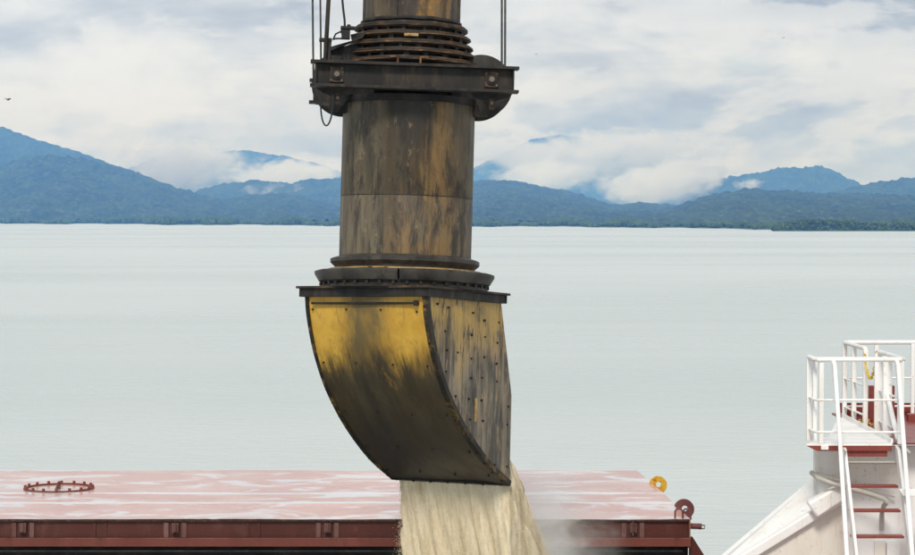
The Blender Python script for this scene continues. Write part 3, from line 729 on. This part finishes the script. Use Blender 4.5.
for i in range(ND):
    d = DROP * (i / (ND - 1)) ** 1.6
    for k in range(NP):
        q = k / NP * 4
        if q < 1.6: u, w_ = -1 + 2 * q / 1.6, 0
        elif q < 2: u, w_ = 1, (q - 1.6) / .4
        elif q < 3.6: u, w_ = 1 - 2 * (q - 2) / 1.6, 1
        else: u, w_ = -1, 1 - (q - 3.6) / .4
        uu = .03 + u * (.825 + .008 * d)
        x, y, z = stream_pt(uu, w_, d)
        nn = mnoise.fractal(Vector(((uu - .20 * d) * 7, w_ * 4 + 2, d * .4)), .8, 2.2, 5) ; n2 = mnoise.noise(Vector(((uu - .20 * d) * 26, w_ * 9, d * 1.2)))
        amp = .028 + .028 * min(d, 1.5)
        s_ = -1 if w_ < .5 else 1
        y += s_ * (nn * amp * 1.2 + n2 * .012); x += u * abs(u) ** 6 * (nn * .05 + n2 * .015)
        mb_v.append((x, y, z))
for i in range(ND - 1):
    for k in range(NP):
        j = (k + 1) % NP; mb_f.append((i * NP + k, i * NP + j, (i + 1) * NP + j, (i + 1) * NP + k))
wv = [CW @ Vector(p) for p in mb_v]
core = link('grain_stream', np_mesh('grain_stream', [tuple(p) for p in wv], mb_f), M['grain'], kind='stuff', label='thick curtain of pale grain pouring from the chute mouth', cat='grain')
# loose grains round the curtain
NG = 110000
d = .36 + DROP * .45 * rng.random(NG) ** .8; side = rng.random(NG)
u = rng.uniform(-1, 1, NG); w_ = np.where(side < .5, 0, 1.0); ed = rng.random(NG) < .60
u = np.where(ed, np.sign(u) * (1 + (np.abs(rng.normal(0, .020, NG)) * (.5 + 1.6 * d) - .01)), u); w_ = np.where(ed, rng.random(NG) ** .6, w_)
uu = .03 + u * (.81 + .008 * d)
vn = v_l - .02 + .10 * d; vf = v_l - .05 + .06 + .80 * (d + 1e-4) ** .9
off = np.abs(rng.normal(0, .055, NG)) * (.4 + d)
vv = vn + (vf - vn) * w_ + np.where(ed, np.where(w_ > .8, off, 0), np.where(w_ < .5, -off, off))
# grains gather in falling threads
uu = uu + .012 * np.sin(uu * 90 + d * 1.3); P0 = np.stack([uu, vv, z_l + .34 - d], -1)
A = np.array(CW.to_3x3()); T0 = np.array(CW.translation)
cen = P0 @ A.T + T0
ov = np.array([(1, 0, 0), (-1, 0, 0), (0, 1, 0), (0, -1, 0), (0, 0, 1.7), (0, 0, -1.7)]); of = np.array([(0, 2, 4), (2, 1, 4), (1, 3, 4), (3, 0, 4), (2, 0, 5), (1, 2, 5), (3, 1, 5), (0, 3, 5)])
sz = rng.uniform(.002, .0042, NG)
gv = ov[None] * sz[:, None, None] + cen[:, None, :]; gf = of[None] + (np.arange(NG) * 6)[:, None, None]
link('loose_grain', np_mesh('loose_grain', gv.reshape(-1, 3), gf.reshape(-1, 3), False), M['grain'], kind='stuff', label='loose grains flying round the edges of the pouring curtain', cat='grain')

def dust(px0, px1, py0, py1, Y, depth, dens, thr, seed, label, sc=1.6):
    a, b_ = P(px0, py1, Y), P(px1, py0, Y); c = (a + b_) / 2; r = (b_ - a) / 2
    v, f = ico(2); me = np_mesh('dust_cloud', v * np.array([r.x, depth, r.z]), f)
    mt = mist_material('dust', dens, sc, thr, seed, .5); pvn = [n_ for n_ in mt.node_tree.nodes if n_.type == 'PRINCIPLED_VOLUME'][0]; pvn.inputs['Color'].default_value = (1.0, .95, .86, 1)
    o = link('dust_cloud', me, mt, label=label, cat='dust', kind='stuff'); o.location = c
dust(490, 660, 470, 660, 29.0, .7, .8, .10, 3, 'pale dust drifting off the grain in front of the hatch cover', 2.2)
dust(470, 610, 425, 660, 28.4, .7, 2.4, .10, 5, 'faint dust haze along the right edge of the grain stream', 2.2)

# ------------------------------------------------------------------ hatch cover
HZ = -4.35
fl_, fr_ = P(-520, 519, 31.0), P(690, 519, 31.0); rr_ = P(636.5, 470, 37.0)
zt_ = fr_.z
hc = empty('hatch_cover', (fr_.x, 31.0, zt_), 'wet red steel hatch cover with white puddles behind the grain', 'hatch cover')
XL = fl_.x - fr_.x; DX = rr_.x - fr_.x; DY = 5.95; ZR = rr_.z - zt_
nx, ny = 160, 30; V, Q = [], []
for j in range(ny + 1):
    v = j / ny
    for i in range(nx + 1):
        s_ = i / nx; x = XL * (1 - s_) + DX * v * s_; zz = ZR * v + .018 * math.sin(math.pi * v) + .012 * mnoise.noise(Vector((x * .5, v * 3, 0)))
        for yy in (1.62, 2.72): zz += .018 * math.exp(-((v * DY - yy) / .05) ** 2)
        yo = -.012 * abs(mnoise.noise(Vector((x * 4, 0, 1)))) if j == 0 else 0
        V.append((x, v * DY + yo, zz + (yo * .8 if j == 0 else 0)))
for j in range(ny):
    for i in range(nx): a = j * (nx + 1) + i; Q.append((a, a + 1, a + nx + 2, a + nx + 1))
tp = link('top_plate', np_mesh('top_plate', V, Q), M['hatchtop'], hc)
def hbox(x0, x1, y0, y1, z0, z1, name, mat, parent=hc, bevel=0):
    return build(MB().box(((x0 + x1) / 2, (y0 + y1) / 2, (z0 + z1) / 2), (x1 - x0, y1 - y0, z1 - z0)), name, mat, parent, bevel=bevel)
s31 = F / 31.0
def hx(px): return (px - 690) / s31
def hzz(py): return (519 - py) / s31
xs_ = [XL, hx(-440), hx(-286), hx(-133), hx(20), hx(173), hx(326), hx(480), hx(633), -.02]
for a, b_ in zip(xs_, xs_[1:]): hbox(a + .002, b_ - .002, .05, .07, hzz(538), -.015, 'skirt_panel', M['red'], bevel=.002)
hbox(XL, -.005, .0, .075, -.035, -.010, 'top_edge_bar', M['edge'])
hbox(XL, .0, -.035, .20, hzz(546.5), hzz(538.2), 'bottom_flange', M['redlip'], bevel=.005)
hbox(XL, -.01, -.037, -.033, hzz(538.6), hzz(537.6), 'flange_edge', M['reddark'])
for px in (20, 173, 326, 480, 633):
    x = hx(px)
    for dx in (-.13, .13): hbox(x + dx - .035, x + dx + .035, .025, .05, hzz(538), -.055, 'rib', M['reddark'], bevel=.003)
    c = hbox(x - .045, x + .055, -.02, .05, hzz(533), hzz(523), 'cleat', M['reddark'], bevel=.01)
    build(MB().tube([(x + .005, -.03, hzz(531)), (x + .005, -.03, hzz(523))], .026, 8), 'cleat_pin', M['reddark'], c)
for px in (96, 250, 404, 556):
    for dx in (-.06, .10): hbox(hx(px) + dx - .02, hx(px) + dx + .02, .03, .05, hzz(538), -.055, 'rib', M['red'])
# end plate on the right, bracket, pin, staples, lugs
build(MB().prism([(-.001, .0, -.02), (DX, DY, ZR - .02), (DX, DY, ZR - .42), (-.001, .0, -.42)], (-.02, 0, 0)), 'end_plate', M['red'], hc)
build(MB().prism([(.0, .10, hzz(538)), (.05, .10, hzz(538)), (.36, .10, hzz(572)), (.0, .10, hzz(572))], (0, .05, 0)), 'end_gusset', M['red'], hc)
hbox(-.012, .005, -.03, .02, hzz(547), -.01, 'corner_bar', M['rust'])
pin = build(MB().tube([(.0, .2, hzz(528)), (.19, .2, hzz(528.4))], .042, 12), 'side_pin', M['plum'], hc)
build(MB().tube([(.14, .2, hzz(526.5)), (.24, .19, hzz(527.5)), (.23, .19, hzz(530.5)), (.15, .2, hzz(531))], .010, 6), 'pin_clip', M['rust'], pin)
for px in (678, 686):
    x = hx(px) + .02; build(MB().tube([(x - .055, .08, -.02), (x - .055, .08, .10), (x - .03, .08, .135), (x + .03, .08, .135), (x + .055, .08, .10), (x + .055, .08, -.02)], .014, 8), 'staple', M['plum'], hc)
def lug(name, px, py, Y, r, mat, rot, lab):
    """quarter-moon plate with a hole, standing on the cover's edge"""
    c = P(px, py, Y) - Vector(hc.location); n = 40; oo, ii = [], []
    for k in range(n):
        q = 2 * math.pi * k / n; rad = r
        p = Vector((math.cos(q) * rad, 0, math.sin(q) * rad))
        lim = -.5 * r                                   # straight cut on the lower left
        dcut = p.dot(Vector((-math.cos(R(rot)), 0, -math.sin(R(rot)))))
        if dcut > -lim: p = p - Vector((-math.cos(R(rot)), 0, -math.sin(R(rot)))) * (dcut + lim)
        oo.append(p); ii.append(Vector((math.cos(q) * r * .30 + .06 * r, 0, math.sin(q) * r * .30 + .06 * r)))
    mb = MB(); vs = []
    for th in (-.03, .03): vs += [c + p + Vector((0, th, 0)) for p in oo] + [c + p + Vector((0, th, 0)) for p in ii]
    fs = []
    for k in range(n):
        j = (k + 1) % n
        fs += [(k, j, n + j, n + k), (2 * n + k, 3 * n + k, 3 * n + j, 2 * n + j), (k, 2 * n + k, 2 * n + j, j), (n + k, n + j, 3 * n + j, 3 * n + k)]
    mb.add(vs, fs); return build(mb, name, mat, hc, label=lab)
lug('lifting_lug', 658, 485, 35.0, .145, M['yellow'], 42, 'yellow lifting lug with a round hole')
lug('lifting_lug', 684, 509, 32.0, .150, M['plum'], 42, 'plum red lifting lug with a round hole')
# round manhole with studs
mc = P(59, 490, 34.3) - Vector(hc.location); mz = ZR * (34.3 - 31) / 6
mr = .56
o = build(MB().lathe([(mr - .02, .0), (mr, .005), (mr, .035), (mr - .05, .04), (mr - .05, .015), (mr - .08, .0)], 64), 'manhole_ring', M['redlip'], hc); o.location = (mc.x, mc.y, mz + .01)
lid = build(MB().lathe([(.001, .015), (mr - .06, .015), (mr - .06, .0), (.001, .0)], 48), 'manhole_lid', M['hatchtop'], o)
stud = mesh(MB().tube([(0, 0, 0), (0, 0, .04)], .024, 7), 'stud'); stud.materials.append(M['redgloss'])
for k in range(16):
    q = R(k * 22.5 + 6); s_ = link('stud', stud, None, o); s_.location = (math.cos(q) * (mr - .03), math.sin(q) * (mr - .03), .035)
build(MB().tube([(-.03, -.1, .01), (.02, -.1, .10), (.06, -.1, .12)], .022, 8).tube([(.02, -.1, .01), (.02, -.1, .14)], .025, 8), 'lid_handle', M['reddark'], o)

# coaming under the cover, deck, hold
hb = zt_ + hzz(546.5)
cx0 = (fr_.x + XL) ; 
build(MB().box(((cx0 + fr_.x - .004) / 2, 31.66, (hb - .006 + 9.4) / 2), (fr_.x - .004 - cx0, .9, hb - .006 - 9.4)), 'coaming_wall', M['black'], kind='structure')
build(MB().box(((cx0 + fr_.x - .6) / 2, 34.6, (hb - .3 + 9.4) / 2), (fr_.x - .7 - cx0, 4.9, hb - .3 - 9.4)), 'cover_cradle', M['black'], kind='structure')
bar = MB().box(((cx0 + fr_.x) / 2, 31.06, zt_ + hzz(551.5)), (fr_.x - cx0 - .2, .10, .03))
build(bar, 'coaming_rail', M['soot'], kind='structure')
build(MB().box((-8, 37.5, 7.2), (26, 14.5, .3)), 'ship_deck', M['red'], kind='structure')
build(MB().box((-8, 24.5, 2.0), (24, 12, .2)), 'hold_floor', M['soot'], kind='structure')
heap = MB(); hv = []; NH = 48
hcx = CW @ Vector((0, v_l + 1.2, z_l - 5)); 
vs = [(hcx.x, hcx.y, 5.6)] + [(hcx.x + math.cos(2 * math.pi * k / NH) * r * (1 + .05 * math.sin(k * 3)), hcx.y + math.sin(2 * math.pi * k / NH) * r * .62, z) for (r, z) in ((1.0, 5.1), (3.0, 3.8), (5.2, 2.1)) for k in range(NH)]
fs = [(0, 1 + k, 1 + (k + 1) % NH) for k in range(NH)] + [(1 + r * NH + k, 1 + r * NH + (k + 1) % NH, 1 + (r + 1) * NH + (k + 1) % NH, 1 + (r + 1) * NH + k) for r in range(2) for k in range(NH)]
heap.add(vs, fs); build(heap, 'grain_heap', M['grain'], kind='stuff', label='heap of grain in the open hold under the stream', cat='grain')

# ------------------------------------------------------------------ white access tower on the right
Y0 = 26.0; FZ = P(850, 444, Y0).z; RZ = P(850, 359.5, Y0).z
def xp(px, Y): return P(px, 300, Y).x
pf = empty('access_platform', (xp(850, Y0), Y0, FZ - 3.0), 'white railed landing with red edged floor above the stairs', 'platform')
OF = Vector(pf.location)
def pfb(mb, name, mat, bevel=0, parent=pf):
    mb.v = [tuple(Vector(v) - OF) for v in mb.v]; return build(mb, name, mat, parent, bevel=bevel)
xl, xr = xp(807, Y0), xp(893, Y0)
xrs = xp(904, Y0)
# floor plate and red fascia
pfb(MB().prism([(xl, Y0, FZ - .02), (xr, Y0, FZ - .02), (xr, 29.4, FZ - .02), (xr - .05, 29.4, FZ - .02), (xl + .45, 27.0, FZ - .02)], (0, 0, .022)), 'floor_plate', M['white'])
pfb(MB().prism([(xl, Y0 + .004, FZ - .021), (xr, Y0 + .004, FZ - .021), (xr, Y0 + .004, FZ - .085), (xl + .13, Y0 + .004, FZ - .085)], (0, .05, 0)), 'fascia', M['redgloss'], .003)
pfb(MB().box(((xp(848, Y0) + xp(889, Y0)) / 2, Y0 + .07, FZ - .12), (xp(889, Y0) - xp(848, Y0), .06, .075)), 'step_edge', M['redgloss'], .003)
pfb(MB().box((xl + .22, Y0 - .012, FZ - .043), (.09, .03, .05)), 'drain_spout', M['white'], .004)
pfb(MB().prism([(xr, Y0 + .2, FZ - .03), (xr + 1.6, Y0 + .2, FZ - .03), (xr + 1.6, 30.2, FZ - .03), (xr, 30.2, FZ - .03)], (0, 0, .024)), 'red_floor', M['redgloss'])
xb_k = xp(843, 29.5)
pfb(MB().box((xr + .01, 27.75, FZ + .03), (.02, 3.4, .06)), 'toe_board', M['white'])
pfb(MB().box((xb_k + 1.3, 29.7, FZ + .08), (2.6, .03, .20)), 'red_kick_plate', M['redgloss'])
def rail(pts, r, name='rail', mat=None): return pfb(MB().tube(pts, r, 10), name, mat or M['white'])
xL = xp(812, Y0 + .25); xF = xp(822, Y0)
xb = xp(845, 29.5)
for k, z in enumerate((RZ, FZ + (RZ - FZ) * .52, FZ + (RZ - FZ) * .14)):
    r = .030 if k == 0 else .014
    rail([(xL, Y0 + .45, z), (xL, Y0 + .06, z), (xL + .04, Y0, z), (xF + .1, Y0, z), (xrs - .03, Y0, z), (xrs, Y0 + .04, z), (xrs, Y0 + .9, z)], r, 'front_rail')
    rail([(xrs - .01, 27.45, z), (xrs, Y0 + .9, z)], r, 'side_rail')
    rail([(xrs - .05, 28.2, z), (xb, 29.5, z), (xb + .05, 29.55, z), (xb + 1.4, 29.6, z), (xb + 3, 29.6, z)], r, 'back_rail')
def post(x, y, w_=.06, d_=.06, z1=None, name='post', mat=None):
    zt2 = (z1 or RZ) - .02; return pfb(MB().box((x, y, (FZ + zt2) / 2), (w_, d_, zt2 - FZ)), name, mat or M['white'], .004)
post(xL, Y0 + .42, .07, .05); post(xF, Y0 + .02, .055, .05); post(xL + .035, Y0 + .22, .05, .04)
for y in (27.45, 26.9): post(xrs - .015, y, .11, .05)
post(xrs - .03, Y0 + .02, .075, .05)
for y in (28.2, 28.9, 29.5): post(xb + .03 * (29.5 - y), y, .06, .06)
for x in (.45, .95, 1.5): post(xb + x, 29.58, .05, .05)
pfb(MB().tube([(xrs - .02, 26.9, FZ + .55), (xrs - .01, 26.25, FZ + .02)], .03, 8), 'brace', M['white'])
for px, Y, w_ in ((871.5, 29.0, .075), (890.5, 29.2, .11), (878.5, 28.6, .03)):
    post(xp(px, Y), Y, w_, .10, P(px, 384, Y).z, 'red_post', M['redgloss'])
pfb(MB().box((xp(914, 29), 29.0, P(914, 421, 29).z), (.16, .14, .20)), 'red_bracket', M['redgloss'], .01)
# safety chain across the gap: links
def chain(a, b_, sag, n, label):
    root_c = empty('safety_chain', (a + b_) / 2 - Vector((0, 0, sag)), label, 'chain'); pts = []
    for k in range(n + 1):
        s_ = k / n; pts.append(a.lerp(b_, s_) - Vector((0, 0, sag * (1 - (2 * s_ - 1) ** 2))))
    for k in range(n):
        p, q = pts[k], pts[k + 1]; d_ = (q - p); L = d_.length; d_.normalize(); s_ = d_.orthogonal().normalized()
        if k % 2: s_ = d_.cross(s_)
        loop = [p - d_ * .006 + s_ * .001]
        mb = MB(); ring = []
        for j in range(9):
            an = 2 * math.pi * j / 8; ring.append((p + q) / 2 + d_ * math.cos(an) * L * .62 + s_ * math.sin(an) * .018 - root_c.location)
        mb.tube(ring, .0075, 5, False); build(mb, 'link', M['chain'], root_c)
chain(P(864, 349.5, 28.2), P(877, 351.5, 27.5), .36, 22, 'yellow plastic chain hanging across the railing gap')
pile = empty('coiled_chain', P(866, 430, 28.4), 'small heap of yellow chain on the platform floor', 'chain')
for k in range(26):
    mb = MB(); c = Vector((random.gauss(0, .035), random.gauss(0, .03), .02 + abs(random.gauss(0, .07)))); e = Matrix.Rotation(random.uniform(0, 6), 3, 'Z') @ Matrix.Rotation(random.uniform(0, 6), 3, 'X')
    mb.tube([c + e @ Vector((math.cos(2 * math.pi * j / 8) * .032, math.sin(2 * math.pi * j / 8) * .018, 0)) for j in range(9)], .0085, 5, False); build(mb, 'link', M['chain'], pile)

# stairs
st = empty('ship_stairs', (xp(870, 24.6), 24.6, FZ - 2.2), 'steep white stairs with red treads below the landing', 'stairs'); OS = Vector(st.location)
def stb(mb, name, mat, bevel=0):
    mb.v = [tuple(Vector(v) - OS) for v in mb.v]; return build(mb, name, mat, st, bevel=bevel)
TR = [(462, 25.98, 848, 893), (486.5, 25.72, 849.5, 896), (511, 25.46, 852, 898.5), (537, 25.20, 854, 902), (564, 24.94, 856.5, 905), (592, 24.68, 859, 908)]
for i, (py, Y, a, b_) in enumerate(TR):
    p, q = P(a - 2, py, Y), P(b_ + 2, py, Y)
    stb(MB().box(((p.x + q.x) / 2, Y + .06, p.z), (q.x - p.x, .15, .028 if i else .02)), 'tread', M['redgloss'] if i else M['pipegrey'], .004)
for (xt, xb_) in ((844, 862), (897.5, 917)):
    p0, p1 = P(xt, 447, 26.02), P(xb_, 610, 24.5)
    d_ = Vector((0, .085, .02))
    stb(MB().hexa([p0 - d_ + Vector((-.018, 0, 0)), p0 + d_ + Vector((-.018, 0, 0)), p0 + d_ + Vector((.018, 0, 0)), p0 - d_ + Vector((.018, 0, 0))],
                  [p1 - d_ + Vector((-.018, 0, 0)), p1 + d_ + Vector((-.018, 0, 0)), p1 + d_ + Vector((.018, 0, 0)), p1 - d_ + Vector((.018, 0, 0))]), 'stringer', M['white'], .004)
for (a, b_, c) in (((834, 363.5), (840, 440), (849, 590)), ((897.5, 363.5), (903.5, 440), (915, 590))):
    h0, h1, h2 = P(*a, 25.93), P(*b_, 25.4), P(*c, 24.3)
    stb(MB().tube([h0 + Vector((0, .06, .015)), h0 + Vector((.0, .0, .012)), h0 + Vector((.004, -.03, -.03)), h1, h2], .027, 10), 'handrail', M['white'])
    stb(MB().tube([h0 + Vector((.0, .05, -.02)), P(a[0] + 7, 450, 25.98)], .02, 8), 'handrail_post', M['white'])
    m0 = h1.lerp(h2, .05); stb(MB().tube([m0, P(b_[0] + 6, 452, 25.95)], .016, 8), 'handrail_stay', M['white'])
    m0 = h1.lerp(h2, .62); stb(MB().tube([m0, m0 + Vector((.10, .50, .02))], .016, 8), 'handrail_stay', M['white'])

# house wall behind the stairs, bulwark with rounded cap
wl = empty('deck_house', (xp(880, 27.4), 27.4, 10.9), 'white painted deckhouse wall under the landing', 'deckhouse'); OW = Vector(wl.location)
def wlb(mb, name, mat, bevel=0, parent=wl):
    mb.v = [tuple(Vector(v) - OW) for v in mb.v]; return build(mb, name, mat, parent, bevel=bevel)
wz = FZ - .09
xw0 = xp(815, 26.6)
wlb(MB().prism([(xw0, 26.6, wz), (xw0 + 3.0, 26.6, wz), (xw0 + 3.0, 26.6, 10.9), (xw0, 26.6, 10.9)], (0, .08, 0)), 'wall', M['white'])
wlb(MB().box(((xp(846, 26.56) + xp(900, 26.56)) / 2, 26.585, P(870, 475, 26.6).z), (xp(900, 26.56) - xp(846, 26.56), .025, P(870, 464, 26.6).z - P(870, 487, 26.6).z)), 'shade_panel', M['cream'], .004)  # cream panel paints in the shade under the landing
wlb(MB().box(((xp(876, 26.56) + xp(887, 26.56)) / 2, 26.58, P(870, 560, 26.6).z), (xp(887, 26.5) - xp(876, 26.5), .03, P(870, 541, 26.6).z - P(870, 580, 26.6).z)), 'cream_panel', M['cream'], .004)
wlb(MB().box(((xp(889, 26.5) + xp(902, 26.5)) / 2, 26.56, P(870, 565, 26.6).z), (xp(902, 26.5) - xp(889, 26.5), .06, P(870, 545, 26.6).z - P(870, 590, 26.6).z)), 'white_box', M['white'], .006)
wlb(MB().tube([P(811.5, 472.5, 26.5), P(818, 478, 26.3), P(832, 483.5, 26.2), P(850, 488.5, 26.2), P(870, 494, 26.2), P(884, 499, 26.2), P(887, 502, 26.2), P(884, 505.5, 26.3), P(882, 512, 26.5), P(881.5, 530, 26.55)], .030, 10), 'drain_pipe', M['pipegrey'])
wlb(MB().tube([P(816, 473, 26.55), P(832, 477.5, 26.5), P(850, 483, 26.5), P(895, 496, 26.5)], .022, 10), 'ledge_pipe', M['cream'])
sbx = MB().hexa([P(899, 489, 25.3), P(940, 489, 25.3), P(940, 497, 25.3), P(903, 496, 25.3)], [P(899, 489, 25.9), P(940, 489, 25.9), P(940, 497, 25.9), P(903, 496, 25.9)])
build(sbx, 'side_shelf', M['white'], label='white shelf bracket at the right edge beside the stairs', cat='shelf', bevel=.006)

bw = empty('bulwark', P(790, 560, 26.6), 'white sloping bulwark with a rounded cap left of the stairs', 'bulwark'); OB = Vector(bw.location)
def bwb(mb, name, mat, bevel=0):
    mb.v = [tuple(Vector(v) - OB) for v in mb.v]; return build(mb, name, mat, bw, bevel=bevel)
a0, a1 = P(690, 587, 26.1), P(845, 492, 26.45)           # inner lip
o0, o1 = P(668, 600, 27.4), P(817, 474, 27.4)            # outer edge
th = Vector((0, 0, -.05))
bwb(MB().hexa([a0, a1, o1, o0], [a0 + th, a1 + th, o1 + th, o0 + th]), 'cap_plate', M['white'])
e1, e2 = Vector((0, -.03, .02)), Vector((0, .09, .02)); dn = Vector((0, 0, -.15))
bwb(MB().hexa([a0 + e1, a1 + e1, a1 + e2, a0 + e2], [a0 + e1 + dn, a1 + e1 + dn, a1 + e2 + dn, a0 + e2 + dn]), 'cap_rail', M['white'], .02)
c0, c1 = P(808, 510, 26.3), P(846, 488, 26.4)
bwb(MB().hexa([c0 + Vector((-.02, -.11, .10)), c1 + Vector((0, -.11, .10)), c1 + Vector((0, .10, .10)), c0 + Vector((-.02, .10, .10))], [c0 + Vector((.10, -.11, -.09)), c1 + Vector((0, -.11, -.12)), c1 + Vector((0, .10, -.12)), c0 + Vector((.10, .10, -.09))]), 'cap_sleeve', M['white'], .03)
zb_ = 10.9
bwb(MB().hexa([a0 + Vector((0, .05, -.05)), a1 + Vector((0, .05, -.05)), Vector((a1.x, a1.y + .05, zb_)), Vector((a0.x, a0.y + .05, zb_ - .4))],
              [a0 + Vector((0, .11, -.05)), a1 + Vector((0, .11, -.05)), Vector((a1.x, a1.y + .11, zb_)), Vector((a0.x, a0.y + .11, zb_ - .4))]), 'inner_wall', M['cream'])
build(MB().box((6.2, 27.0, 10.8), (6.4, 7.0, .2)), 'upper_deck', M['redgloss'], kind='structure')

# ------------------------------------------------------------------ birds
def bird(px, py, Y, s_, label, flap):
    c = P(px, py, Y); rb = empty('bird', c, label, 'bird', 'birds in the sky')
    build(MB().tube([(-.25 * s_, 0, 0), (-.12 * s_, 0, .01 * s_), (.08 * s_, 0, .02 * s_), (.2 * s_, 0, .05 * s_), (.26 * s_, 0, .04 * s_)], [.01 * s_, .05 * s_, .07 * s_, .045 * s_, .008 * s_], 8), 'body', M['rubber'], rb)
    for e in (-1, 1):
        w1, w2 = Vector((0, e * .25 * s_, flap * .18 * s_)), Vector((-.08 * s_, e * .55 * s_, flap * .08 * s_))
        wv_ = [Vector((.07 * s_, 0, .03 * s_)), w1 + Vector((.08 * s_, 0, 0)), w2, w1 + Vector((-.1 * s_, 0, 0)), Vector((-.09 * s_, 0, .03 * s_))]
        build(MB().prism(wv_, (0, 0, .012 * s_)), 'wing', M['rubber'], rb, smooth=False)
    rb.rotation_euler = (0, 0, R(60)); return rb
bird(8, 100, 260, 1.1, 'small dark bird at the left edge above the ridge', 1)
bird(783, 38, 420, .8, 'tiny bird speck high in the sky on the right', 1)
bird(536, 54, 420, .6, 'tiny bird speck in the sky near the ropes', -1)
